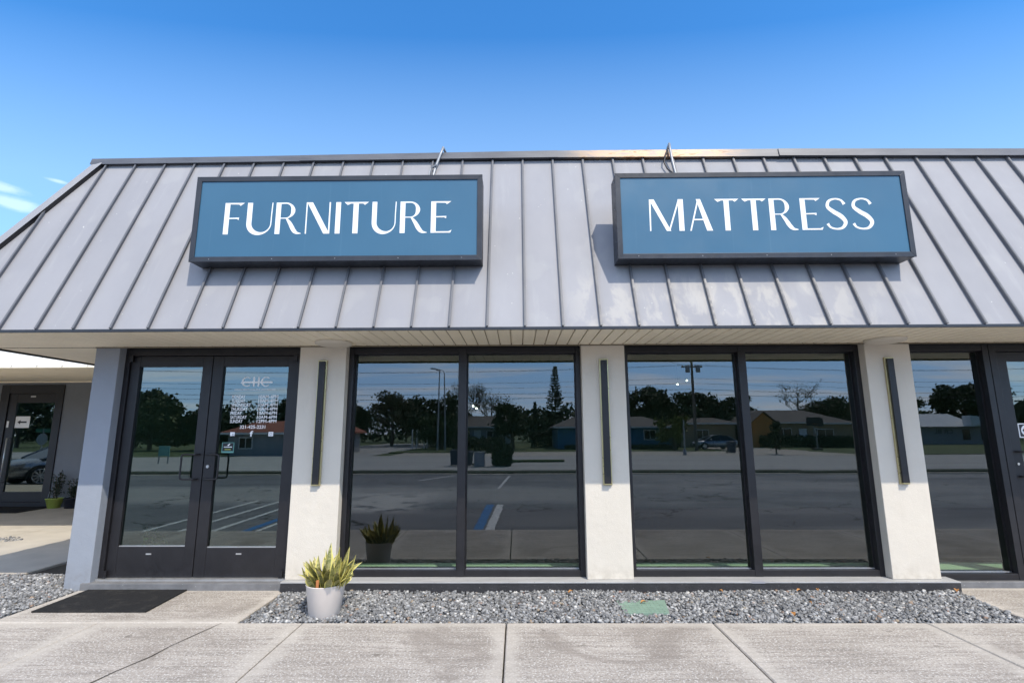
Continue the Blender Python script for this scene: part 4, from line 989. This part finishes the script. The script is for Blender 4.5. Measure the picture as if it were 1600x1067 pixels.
def conifer(label, x, y, h, rb, seed, zlow=.1, leafm='leaf_pine', gaps=0.):
    o = thing('norfolk_pine', label, 'tree', (x, y, -.12), 0, 'tall pines behind the houses'); rng = random.Random(seed); mb = MB()
    mb.tube([(0, 0, -.2), (.03, 0, h*.5), (0, .02, h)], [.16, .10, .015], 7); pts = []
    z = h*zlow
    while z < h*.985:
        t = (z/h-zlow)/(1-zlow); R = rb*(1-t)**.8*(.85+.25*rng.random())+.08
        for k in range(6):
            a = 2*pi*k/6+rng.uniform(-.3, .3)+z; e = (R*cos(a), R*sin(a), z+R*.22); mb.tube([(0, 0, z), (R*.6*cos(a), R*.6*sin(a), z+R*.05), e], [.03, .02, .008], 4)
            for j in range(int(22+R*46)):
                s = rng.random()**.7; pts.append((s*R*cos(a)+rng.gauss(0, .05), s*R*sin(a)+rng.gauss(0, .05), z+s*s*R*.22+rng.gauss(0, .04)))
        z += h*.032*rng.uniform(.8, 1.2)+gaps
    mb.build('trunk', 'bark', o, world=False); P = np.array(pts)
    v, f = leaf_cloud(len(P), .13, lambda r, n: P, seed, .4); fastmesh('crown', v, f, leafm, o)
def bare_tree(label, x, y, h, spread, seed, n=500):
    o = thing('bare_tree', label, 'tree', (x, y, -.12), 0, 'trees across the road'); rng = random.Random(seed); mb = MB()
    ends = tube_tree(mb, None, h, .16, rng, 9, spread, .3); tw = []
    for e in ends:
        for k in range(5):
            q = e+np.array([rng.uniform(-1, 1), rng.uniform(-1, 1), rng.uniform(.2, 1.2)])*spread*.38; mb.tube([e, (e+q)/2+np.array([.05, 0, .1]), q], [.03, .02, .008], 4); tw.append(q)
    mb.build('trunk', 'bark', o, world=False); T = np.array(tw)
    v, f = leaf_cloud(n, .12, lambda r, n: T[r.integers(0, len(T), n)]+r.normal(size=(n, 3))*.28, seed, .5); fastmesh('crown', v, f, 'leaf_pale', o)

broad_tree('dark spreading tree reflected at the far left of the left window', -21.5, -52, 5.0, 3.2, 'leaf_oak', 3800, .22, 1)
broad_tree('olive tree with an airy grey top over the side street', -17.0, -58, 7.0, 3.0, 'leaf_pale', 2600, .17, 2, low=.35)
broad_tree('dense dark tree closing the end of the side street', -15.2, -66, 7.2, 4.2, 'leaf_oak', 4200, .24, 3, low=.15, clump=1.3)
broad_tree('dark tree behind the white gate posts', -11.0, -58, 6.0, 3.6, 'leaf_oak', 3600, .22, 4, low=.2, clump=1.1)
broad_tree('low bright green shrubby tree beside the grey roofed house', -8.6, -46, 3.6, 2.3, 'leaf_mid', 2600, .16, 5, low=.12)
bare_tree('thin leafed grey tree behind the two street lamps', -8.0, -64, 7.5, 3.2, 6, 1500)
bare_tree('thin leafed grey tree above the grey roof', -4.0, -66, 6.6, 3.0, 7, 1400)
broad_tree('round topped dark tree by the small pine', -.6, -47.5, 4.9, 1.9, 'leaf_oak', 4200, .17, 8, low=.2, clump=.85)
broad_tree('dark bush at the foot of the tall pine', 4.3, -57, 4.6, 1.5, 'leaf_oak', 1800, .18, 9, low=.1, clump=.8)
conifer('tall slender pine rising above the blue house', 5.2, -60, 11.0, 1.95, 10, .12)
conifer('small narrow pine between the round tree and the tall pine', 2.85, -75, 6.9, .85, 11, .12)
conifer('pointed dark pine behind the round topped tree', -2.6, -62, 6.0, 1.0, 12, .15)
broad_tree('dark oak behind the left end of the blue house', 12.2, -60, 7.2, 3.4, 'leaf_oak', 4200, .22, 13, low=.2, clump=1.15)
broad_tree('tall dark oak behind the middle of the blue house', 18.6, -61, 8.7, 4.2, 'leaf_oak', 5600, .22, 14, low=.18, clump=1.25)
broad_tree('dark oak behind the utility pole', 24.5, -60, 7.6, 3.8, 'leaf_oak', 4600, .22, 15, low=.15, clump=1.2)
broad_tree('yellow green palm like shrub beside the utility pole', 16.2, -42.5, 3.2, 1.6, 'leaf_bright', 1100, .17, 16, low=.2, clump=.6)
broad_tree('grey green tree behind the left end of the tan house', 35.5, -72, 7.0, 3.4, 'leaf_oak', 3400, .2, 17, low=.2)
bare_tree('bare tree with upright twigs behind the tan house', 45.0, -71, 8.6, 2.8, 18, 500)
broad_tree('dark tree behind the right end of the tan house', 50.0, -74, 6.8, 4.0, 'leaf_oak', 3400, .22, 19, low=.15, clump=1.2)
conifer('faint open pine left of the tan house', 29.5, -72, 8.2, 1.4, 20, .3, 'leaf_pine', .15)
broad_tree('pale grey green tree left of the white building', 66.5, -78, 8.2, 4.0, 'leaf_mid', 2800, .22, 21, low=.3)
broad_tree('big dark tree behind the white building', 76.5, -77, 10.0, 5.0, 'leaf_oak', 5200, .26, 22, low=.2, clump=1.5)
broad_tree('dark tree standing right of the white building', 88.0, -74, 9.0, 5.0, 'leaf_oak', 4000, .26, 23, low=.2, clump=1.5)
broad_tree('broad green tree reflected in the left door leaf', -41.0, -46, 5.4, 3.2, 'leaf_mid', 4600, .22, 24, low=.12, clump=1.2)
broad_tree('smaller green tree at the right of the left door leaf', -36.0, -47, 4.0, 2.2, 'leaf_mid', 2600, .2, 25, low=.15)
broad_tree('dark tree behind the red roofed house', -33.5, -46, 4.6, 2.6, 'leaf_oak', 2600, .2, 26, low=.15)
for k, (x, y, s) in enumerate(((-58, -52, 1.), (-50, -56, 1.2), (-29.5, -60, 1.1), (57, -80, 1.1), (100, -70, 1.2), (-70, -48, 1.1), (112, -62, 1))):
    broad_tree(['dark tree at the far left edge of the road', 'dark tree left of the broad green tree', 'dark tree far behind the red roofed house', 'dark tree between the tan house and the white building', 'dark tree beyond the right end of the road', 'leftmost dark tree along the road', 'rightmost dark tree along the road'][k], x, y, 6.5*s, 4.*s, 'leaf_oak', 2600, .27, 40+k, low=.15, clump=1.4)
def far_woods():
    def fn(r, n):
        x = r.uniform(-190, 190, n); h = 5.2+1.3*np.sin(x*.21)+1.0*np.sin(x*.57+1)+.7*np.sin(x*1.3+2)
        return np.c_[x, r.uniform(-98, -84, n), h*r.uniform(0, 1, n)**.75]
    v, f = leaf_cloud(42000, .42, fn, 77, .6); o = fastmesh('far_woods', v, f, 'leaf_oak'); tag(o, 'dark line of woods behind all the houses', 'woods', None, 'stuff')
far_woods()
# hedges in front of the tan house
def hedge(label, x0, x1, y0, y1, h, seed, n=3000, leafm='leaf_oak'):
    o = thing('hedge', label, 'hedge', ((x0+x1)/2, (y0+y1)/2, -.12)); cx, cy = (x0+x1)/2, (y0+y1)/2
    v, f = leaf_cloud(n, .14, lambda r, n: np.c_[r.uniform(x0-cx, x1-cx, n), r.uniform(y0-cy, y1-cy, n), h*r.uniform(0, 1, n)**.7*(1+.12*np.sin(r.uniform(0, 40, n)))], seed, .6); fastmesh('foliage', v, f, leafm, o)
    mb = MB()
    for k in range(int((x1-x0)/.9)): mb.tube([(x0-cx+.5+k*.9, 0, -.1), (x0-cx+.5+k*.9+.1, 0, h*.7)], [.03, .015], 5)
    mb.build('stem', 'bark', o, world=False)
hedge('tall dark undergrowth left of the side street', -36, -22.6, -51.2, -49.8, 2.3, 37, 5200)
hedge('dark undergrowth between the side street and the grey house', -11.2, -6.0, -53.6, -52.0, 1.9, 38, 2600)
hedge('dark bushes between the round topped tree and the blue house', 1.6, 4.0, -53.5, -51.5, 2.0, 39, 1500)
hedge('dark undergrowth between the blue house and the tan walled house', 17.4, 19.6, -53, -51.5, 2.2, 41, 1400)
hedge('dark undergrowth between the two tan houses', 26.6, 27.1, -58, -51.5, 2.2, 42, 900)
hedge('long dark undergrowth right of the tan house', 40.5, 54.5, -62, -60.5, 2.2, 43, 5200)
hedge('dark clipped hedge along the front of the tan house', 28, 39, -49.2, -48.3, 1.25, 31, 4200)
hedge('low dark shrubs along the front of the blue house', 5, 17, -44.6, -44.0, .45, 32, 1800)
hedge('dark shrubs around the bins on the traffic island', -6.0, -1.2, -36.5, -34.8, 1.3, 33, 1800)

def house(label, x0, x1, y0, y1, ez, rz, wall, roofm, hip=1.0, wins=(), door=None, over=.5, name='house', gable=None, chim=False):
    """front faces +Y at y1"""
    o = thing(name, label, 'house', ((x0+x1)/2, (y0+y1)/2, -.1), 0, 'houses across the road')
    mb = MB(); mb.box(x0, x1, y0, y1, -.12, ez); mb.build('wall', wall, o)
    mb = MB(); a, b, c, d = x0-over, x1+over, y0-over, y1+over; ym = (y0+y1)/2; hh = hip*(d-c)/2; t = .14
    mb.add([(a, c, ez), (b, c, ez), (b, d, ez), (a, d, ez), (a, c, ez+t), (b, c, ez+t), (b, d, ez+t), (a, d, ez+t), (a+hh, ym, rz), (b-hh, ym, rz)],
           [(0, 3, 2, 1), (0, 1, 5, 4), (1, 2, 6, 5), (2, 3, 7, 6), (3, 0, 4, 7), (4, 5, 9, 8), (6, 7, 8, 9), (5, 6, 9), (7, 4, 8)])
    r = mb.build('roof', roofm, o); LOC[r.name] = np.zeros(3)
    mb = MB(); mb.box(a, b, d+.002, d+.05, ez-.02, ez+.13); mb.build('fascia', 'trim_white', r)
    for (wx, w, zz0, zz1) in wins:
        mb = MB(); mb.box(wx-w/2-.08, wx+w/2+.08, y1+.002, y1+.06, zz0-.08, zz1+.08); wn = mb.build('window', 'trim_white', o); LOC[wn.name] = np.zeros(3)
        mb = MB(); mb.box(wx-w/2, wx-.03, y1+.061, y1+.07, zz0, zz1); mb.box(wx+.03, wx+w/2, y1+.061, y1+.07, zz0, zz1); mb.build('pane', 'car_glass', wn)
    if door is not None:
        mb = MB(); mb.box(door-.45, door+.45, y1+.002, y1+.06, -.05, 2.0); dd = mb.build('door', 'trim_white', o); LOC[dd.name] = np.zeros(3)
        mb = MB(); mb.tube([(door+.36, y1+.06, 1.0), (door+.36, y1+.11, 1.0)], .03, 8); mb.build('handle', 'aluminium', dd)
    if gable:
        gx0, gx1, gz, gm, gy = gable
        mb = MB(); xm = (gx0+gx1)/2; mb.box(gx0, gx1, y1, gy, -.12, ez); mb.prism([(gx0, ez), (gx1, ez), (xm, gz-.15)], lambda u, w, q: (u, q, w), y1-1, gy); mb.build('gable', gm, o)
        mb = MB(); mb.add([(gx0-.3, gy+.3, ez-.1), (xm, gy+.3, gz), (xm, y1-4, gz), (gx0-.3, y1-4, ez-.1)], [(0, 1, 2, 3)]); mb.add([(gx1+.3, gy+.3, ez-.1), (xm, gy+.3, gz), (xm, y1-4, gz), (gx1+.3, y1-4, ez-.1)], [(3, 2, 1, 0)]); mb.build('gable_roof', roofm, o, recalc=False)
    return o
house('low blue house with a dark hipped roof', 4.4, 17.2, -55, -46, 2.15, 3.5, 'house_blue', 'shingle', .55, [(8.0, 1.6, .9, 1.85), (14.6, 1.2, .9, 1.85)], 11.3)
house('tan house with an orange gable and white fascia', 28.0, 39.4, -61, -50, 2.62, 4.4, 'house_tan', 'shingle', .5, [(31.5, 1.8, .9, 2.0), (36.2, 1.8, .9, 2.0)], 33.8, gable=(27.2, 30.2, 4.0, 'house_orange', -48.8))
house('tan walled house behind the utility pole', 19.8, 26.5, -60, -52, 2.6, 3.5, 'house_tan', 'shingle', .4, [(22.5, 1.4, .9, 1.9)])
house('grey house behind the bins and shrubs', -10.5, -1.0, -64, -55, 2.3, 3.95, 'house_grey', 'shingle', .2, [(-7.5, 1.5, .9, 1.9), (-3.2, 1.5, .9, 1.9)], -5.2)
house('low house with a red tiled roof', -23.9, -15.2, -38, -31.0, 1.62, 2.75, 'house_grey', 'shingle_red', .3, [(-22.4, 1.0, .5, 1.3), (-17.0, 1.2, .5, 1.3)], None)
def white_building():
    o = thing('white_building', 'white low commercial building with a bright metal roof and dark lettering', 'building', (60, -63, -.1))
    mb = MB(); mb.box(55.4, 65.5, -67, -60, -.12, 2.35); mb.build('wall', 'house_grey', o)
    mb = MB(); mb.add([(54.9, -59.2, 2.3), (63.0, -59.2, 2.3), (62.2, -63.5, 4.15), (55.6, -63.5, 4.15), (54.9, -67.5, 2.3), (63, -67.5, 2.3)], [(0, 1, 2, 3), (3, 2, 5, 4), (0, 3, 4), (1, 5, 2)])
    mb.add([(61.2, -58.6, 2.3), (66.2, -58.6, 2.6), (66.2, -58.6, 3.3), (61.2, -58.6, 3.75), (61.2, -60, 2.3), (66.2, -60, 2.6), (66.2, -60, 3.3), (61.2, -60, 3.75)], [(0, 1, 2, 3), (4, 7, 6, 5), (0, 4, 5, 1), (3, 2, 6, 7), (1, 5, 6, 2), (0, 3, 7, 4)])
    mb.build('roof', 'house_white', o, recalc=False)
    mb = MB(); text_mesh(mb, 'CR BL', 57.2, 59.8, 1.35, .62, -59.99, .02)
    for q in range(len(mb.v)): mb.v[q] = (116.9-mb.v[q][0], -59.985, mb.v[q][2])
    mb.build('lettering', 'arrow_black', o, recalc=False)
    for wx in (61.5, 64):
        mb = MB(); mb.box(wx-.5, wx+.5, -59.998, -59.95, .5, 1.9); mb.build('window', 'car_glass', o)
white_building()

# poles, wires, street lamps and small street things
def pole(x, y, h, label, trafo):
    o = thing('utility_pole', label, 'utility pole', (x, y, -.12), 0, 'utility poles along the road')
    mb = MB(); mb.tube([(0, 0, -.2), (.02, 0, h*.5), (.05, 0, h)], [.17, .145, .11], 10); mb.build('pole', 'wood_pole', o, world=False)
    mb = MB(); mb.box(-1.0, 1.1, -.06, .06, h-.55, h-.43); mb.build('crossarm', 'wood_pole', o, world=False)
    mb = MB()
    for q in (-.9, -.3, .4, 1.0): mb.lathe([(.03, 0), (.06, .04), (.04, .09), (.05, .13), (0, .15)], (q, 0, h-.43), 8)
    mb.build('insulator', 'box_grey', o, world=False)
    if trafo:
        mb = MB()
        for q in (-.42, .62): mb.lathe([(0, 0), (.2, 0), (.22, .04), (.22, .62), (.18, .7), (0, .72)], (q, .12, h-1.05), 16)
        mb.build('transformer', 'galv', o, world=False)
    return o
pole(17.6, -40, 8.75, 'wooden utility pole with two grey transformers by the blue house', True)
pole(-48, -40, 8.6, 'plain wooden utility pole at the far left of the road', False)
pole(66, -41, 8.6, 'plain wooden utility pole near the white building', False)
for k, (z, y) in enumerate(((8.35, -39.9), (8.35, -40.4), (7.0, -40), (6.5, -40.1), (5.9, -40), (5.45, -40.2))):
    mb = MB(); pts = []
    for (xa, xb) in ((-110, -48), (-48, 17.6), (17.6, 66), (66, 125)):
        for i in range(13):
            t = i/12; pts.append((xa+(xb-xa)*t, y-.3*k*.1, z-2.6*t*(1-t)*(1 if k < 2 else .75)))
    pts = [p for i, p in enumerate(pts) if i == 0 or p != pts[i-1]]
    mb.tube(pts, .012 if k < 2 else (.014 if k < 4 else .02), 5); tag(mb.build('overhead_wire', 'wire_black', None), ['highest overhead power wire, the near one', 'highest overhead power wire, the far one', 'third overhead wire from the top', 'fourth overhead wire from the top', 'thick communication cable, second from the bottom', 'lowest thick communication cable'][k], 'wire', 'overhead wires along the road')
mb = MB(); mb.tube([(-2, -20.4, 9.6), (18, -40, 7.9)], .012, 5); tag(mb.build('overhead_wire', 'wire_black', None), 'slanting overhead wire running to the transformer pole', 'wire', 'overhead wires along the road')
def street_lamp(x, y, h, label, lean):
    o = thing('street_lamp', label, 'street lamp', (x, y, -.12), 0, 'tall street lamps at the side street')
    mb = MB(); mb.tube([(0, 0, 0), (lean*.5, 0, h*.55), (lean, 0, h-.25), (lean-.15, 0, h), (lean-.45, 0, h+.05)], [.09, .07, .05, .04, .035], 8); mb.build('post', 'galv', o, world=False)
    mb = MB(); mb.obox((lean-.62, 0, h+.05), (.26, 0, -.02), (0, .11, 0), (0, 0, .06)); mb.build('lamp_head', 'box_grey', o, world=False, bevel=.02)
street_lamp(-7.75, -38, 7.9, 'left one of two tall slim street lamps at the side street', .05); street_lamp(-7.2, -39.5, 7.95, 'right one of two tall slim street lamps at the side street', -.25)

def hoop():
    o = thing('basketball_hoop', 'basketball hoop on a pole on the lawn before the tan house', 'basketball hoop', (30.6, -42, -.1))
    mb = MB(); mb.tube([(0, 0, 0), (0, 0, 2.3), (-.2, .3, 3.0)], .07, 8); mb.build('pole', 'galv', o, world=False)
    mb = MB(); mb.box(-.95, .55, .45, .50, 2.35, 3.2); mb.build('backboard', 'sticker_black', o, world=False)
    mb = MB(); mb.tube([(-.2+.23*cos(a*pi/8), .75+.23*sin(a*pi/8), 2.55) for a in range(17)], .012, 5); mb.build('rim', 'leaf_orange', o, world=False)
    mb = MB(); mb.box(-.4, .4, -.4, .3, 0, .16); mb.build('base', 'sticker_black', o, world=False, bevel=.04)
hoop()
def wheelie_bin(x, y, s, mat, label, rz=0):
    o = thing('wheelie_bin', label, 'bin', (x, y, -.1), rz, 'bins and boxes by the road', s)
    mb = MB(); mb.add([(-.24, -.26, .06), (.24, -.26, .06), (.24, .26, .06), (-.24, .26, .06), (-.29, -.34, .92), (.29, -.34, .92), (.29, .34, .92), (-.29, .34, .92)], [(0, 3, 2, 1), (4, 5, 6, 7), (0, 1, 5, 4), (1, 2, 6, 5), (2, 3, 7, 6), (3, 0, 4, 7)]); mb.build('body', mat, o, world=False, bevel=.02)
    mb = MB(); mb.add([(-.31, -.36, .925), (.31, -.36, .925), (.31, .37, .925), (-.31, .37, .925), (-.27, -.3, .99), (.27, -.3, .99), (.27, .3, .99), (-.27, .3, .99)], [(0, 3, 2, 1), (4, 5, 6, 7), (0, 1, 5, 4), (1, 2, 6, 5), (2, 3, 7, 6), (3, 0, 4, 7)]); mb.build('lid', mat, o, world=False, bevel=.01)
    for sx in (-1, 1):
        mb = MB(); mb.tube([(sx*.27, -.28, .1), (sx*.31, -.28, .1)], .1, 14); mb.build('wheel', 'rubber', o, world=False)
wheelie_bin(-3.4, -16.2, .85, 'bin_plastic', 'dark blue wheelie bin left of the window mullion reflection')
wheelie_bin(-2.72, -16.3, .8, 'bin_plastic', 'dark wheelie bin right of the window mullion reflection', .3)
def cabinet(x, y, w, h, label):
    o = thing('utility_cabinet', label, 'cabinet', (x, y, -.1)); mb = MB(); mb.box(-w/2, w/2, -.25, .25, 0, h); mb.build('body', 'box_grey', o, world=False, bevel=.02)
    mb = MB(); mb.box(-w/2-.03, w/2+.03, -.28, .28, h+.001, h+.05); mb.build('lid', 'galv', o, world=False)
    mb = MB(); mb.box(-w/2+.05, w/2-.05, .251, .262, .06, h-.06); mb.build('door', 'box_grey', o, world=False)
cabinet(-2.05, -16, .55, .72, 'low light grey utility cabinet beside the dark bin')
hedge('small dark shrub beside the utility cabinet', -1.35, -.35, -16.6, -15.9, 1.05, 35, 900)
def gate_post(x, y, h, label):
    o = thing('gate_post', label, 'post', (x, y, -.1), 0, 'white posts at the side street'); mb = MB(); mb.box(-.06, .06, -.06, .06, 0, h); mb.build('post', 'trim_white', o, world=False, bevel=.01)
    mb = MB(); mb.add([(-.09, -.09, h), (.09, -.09, h), (.09, .09, h), (-.09, .09, h), (0, 0, h+.12)], [(0, 3, 2, 1), (0, 1, 4), (1, 2, 4), (2, 3, 4), (3, 0, 4)]); mb.build('cap', 'trim_white', o, world=False)
for x, h, lb in ((-11.8, 2.0, 'short white gate post, leftmost of the row'), (-11.3, 2.0, 'short white gate post, second from the left'), (-10.5, 2.85, 'tall white gate post, third from the left'), (-10.15, 2.7, 'tall white gate post, rightmost of the row')): gate_post(x, -46, h, lb)
o = thing('service_post', 'slim grey post with a small box on the far sidewalk before the blue house', 'post', (13.0, -29.2, -.1)); mb = MB(); mb.tube([(0, 0, 0), (.05, 0, 2.7)], .06, 8); mb.build('post', 'galv', o, world=False); mb = MB(); mb.box(-.12, .12, -.1, .1, 0, .42); mb.build('box', 'box_grey', o, world=False)
wheelie_bin(18.0, -32.5, 1.0, 'bin_plastic', 'dark wheelie bin on the far sidewalk near the utility pole')
broad_tree('slim dark columnar shrub at the driveway of the tan house', 20.9, -30.5, 2.5, .35, 'leaf_oak', 900, .1, 36, 'shrubs across the road', .05, .1, .35, 'columnar_shrub')
o = thing('street_sign', 'street corner post with a green name blade above a grey sign back', 'sign', (-24.8, -2.6, -.1)); mb = MB(); mb.tube([(0, 0, 0), (0, 0, 2.05)], .03, 8); mb.build('post', 'galv', o, world=False)
mb = MB(); mb.box(-.42, .42, -.012, .012, 1.86, 2.03); mb.build('name_blade', 'sign_green', o, world=False)
mb = MB(); mb.prism([(.31*cos(pi/8+k*pi/4), 1.5+.31*sin(pi/8+k*pi/4)) for k in range(8)], lambda u, w, d: (u, d, w), .034, .040); mb.build('sign_plate', 'galv', o, world=False)
o = thing('notice_board', 'small pale green notice stand reflected in the left door leaf', 'sign', (-21.3, -19.5, -.1)); mb = MB(); mb.box(-.33, .33, -.03, .03, .45, 1.05); mb.build('board', 'sticker_teal', o, world=False)
for sx in (-.28, .28):
    mb = MB(); mb.box(sx-.03, sx+.03, -.03, .03, 0, .449); mb.build('leg', 'galv', o, world=False)

# ---------------------------------------------------------------- parked car seen in the side wing door
def sedan(x, y, rz, label):
    """length along +X local, nose at +X"""
    o = thing('parked_car', label, 'car', (x, y, -.1), rz)
    st = [(-2.28, .40, .78, .62), (-2.2, .32, .92, .76), (-1.9, .26, .98, .84), (-1.2, .22, .98, .885), (0, .20, .95, .895), (.9, .20, .94, .895), (1.35, .22, .90, .88), (1.8, .24, .84, .85), (2.12, .26, .75, .77), (2.27, .30, .64, .62), (2.31, .36, .54, .5)]
    mb = MB(); v = []; m = 14
    for (sx, zb, zt, hw) in st:
        ring = []
        for k in range(m):
            a = 2*pi*k/m; c, s_ = cos(a), sin(a); e = .42
            px = hw*math.copysign(abs(c)**e, c); pz = (zb+zt)/2+(zt-zb)/2*math.copysign(abs(s_)**.55, s_); ring.append((sx, px, pz))
        v += ring
    f = [(i*m+k, i*m+(k+1) % m, (i+1)*m+(k+1) % m, (i+1)*m+k) for i in range(len(st)-1) for k in range(m)]+[tuple(range(m)), tuple(range((len(st)-1)*m, len(st)*m))]
    mb.add(v, f, True); body = mb.build('body', 'car_paint', o, world=False); LOC[body.name] = np.zeros(3)
    mb = MB()    # glasshouse
    prof = [(-1.95, .95), (-1.25, 1.36), (-.5, 1.44), (.15, 1.42), (.55, 1.30), (1.30, .90)]
    v = []; n = len(prof)
    for sgn in (-1, 1):
        for (px, pz) in prof: v.append((px, sgn*(.80-.22*(pz-.9)/.55), pz))
    for sgn in (-1, 1):
        for (px, pz) in prof: v.append((px, sgn*.80, .86))
    f = [(i, i+1, n+i+1, n+i) for i in range(n-1)]+[(i, 2*n+i, 2*n+i+1, i+1) for i in range(n-1)]+[(n+i, n+i+1, 3*n+i+1, 3*n+i) for i in range(n-1)]
    mb.add(v, f); mb.build('windows', 'car_glass', o, world=False)
    mb = MB(); t = [(-1.40, 1.30), (-1.2, 1.385), (-.5, 1.462), (.15, 1.442), (.45, 1.355)]
    v = [(px, s_*(.805-.22*(pz-.9)/.55)*1.01, pz+d) for d in (0, .012) for s_ in (-1, -.4, .4, 1) for (px, pz) in [(a, b+(.012 if abs(s_) < 1 else 0)) for a, b in t]]; q = len(t)
    f = [(k*q+i, k*q+i+1, (k+1)*q+i+1, (k+1)*q+i) for k in range(3) for i in range(q-1)]; f += [tuple(4*q+j for j in ff) for ff in f]
    mb.add(v, f, True)
    for sgn in (-1, 1):
        for (a, b) in (((.45, 1.35), (1.28, .915)), ((-1.30, 1.34), (-1.95, .96)), ((-.42, 1.43), (-.40, .93))):
            mb.tube([(a[0], sgn*(.805-.22*(a[1]-.9)/.55), a[1]), (b[0], sgn*(.805-.22*(b[1]-.9)/.55), b[1])], .03, 6)
    mb.build('roof', 'car_paint', o, world=False)
    for (wx, sy) in ((1.36, 1), (1.36, -1), (-1.32, 1), (-1.32, -1)):
        mb = MB(); yy = sy*.905; mb.tube([(wx, yy-sy*.24, .325), (wx, yy-sy*.02, .325), (wx, yy, .325)], [.325, .325, .30], 28); w = mb.build('wheel', 'rubber', o, world=False); LOC[w.name] = np.zeros(3)
        mb = MB()
        mb.tube([(wx, yy+sy*.001, .325), (wx, yy+sy*.012, .325)], .06, 12)
        for k in range(10):
            a = 2*pi*k/10+.1; c = np.array([wx+.14*cos(a), yy+sy*.006, .325+.14*sin(a)]); r_ = np.array([cos(a), 0, sin(a)]); tt = np.array([-sin(a), 0, cos(a)])
            mb.obox(c, r_*.1, (0, .006, 0), tt*.022)
        mb.tube([(wx+.235*cos(2*pi*k/24), yy+sy*.004, .325+.235*sin(2*pi*k/24)) for k in range(25)], .014, 5); mb.build('rim', 'wheel_alloy', w, world=False)
        mb = MB(); v = []
        for k in range(13):
            a = pi*k/12-.12+.24*0; v += [(wx+.40*cos(a), sy*.60, .30+.40*sin(a)), (wx+.40*cos(a), sy*.898, .30+.40*sin(a)), (wx+.34*cos(a), sy*.899, .30+.34*sin(a))]
        mb.add(v, [(3*k, 3*k+1, 3*k+4, 3*k+3) for k in range(12)]+[(3*k+1, 3*k+2, 3*k+5, 3*k+4) for k in range(12)]); mb.build('wheel_arch', 'rubber', o, world=False)
    for sy in (1, -1):
        mb = MB(); mb.add([(2.26, sy*.40, .655), (2.12, sy*.66, .70), (1.78, sy*.845, .76), (1.80, sy*.85, .68), (2.13, sy*.735, .60), (2.285, sy*.44, .585)], [(0, 1, 2, 3, 4, 5)])
        v = mb.v; mb.v = [(a+.02, b+sy*.018, c) for a, b, c in v]; mb.build('headlight', 'lens_clear', o, world=False)
        mb = MB(); mb.obox((.72, sy*.98, .98), (.07, 0, 0), (0, .1, 0), (.01, 0, .065)); mb.build('mirror', 'car_paint', o, world=False, bevel=.03)
        for xx in (-1.05, -.08, .86): mb = MB(); mb.tube([(xx, sy*.897, .36), (xx-.01, sy*.899, .62), (xx, sy*.88, .90)], .005, 4); mb.build('door_seam', 'rubber', o, world=False)
    mb = MB(); mb.add([(2.325, -.5, .55), (2.325, .5, .55), (2.315, .62, .34), (2.315, -.62, .34)], [(0, 1, 2, 3)]); mb.build('grille', 'rubber', o, world=False)
    mb = MB(); mb.box(2.327, 2.335, -.16, .16, .42, .50); mb.build('plate', 'trim_white', o, world=False)
    return o
sedan(-16.75, 4.7, math.atan2(.9, -.42), 'dark grey sedan parked nose in, mirrored in the side wing door')

c2 = sedan(20.6, -43.4, RAD(176), 'blue sedan parked before the tan walled house by the utility pole')
for k, (y, w) in enumerate(((-16.2, .12), (-22.6, .12))):
    for i in range(16): stripe('paint_white', (-60+i*9.0, y), (-57+i*9.0, y), w)
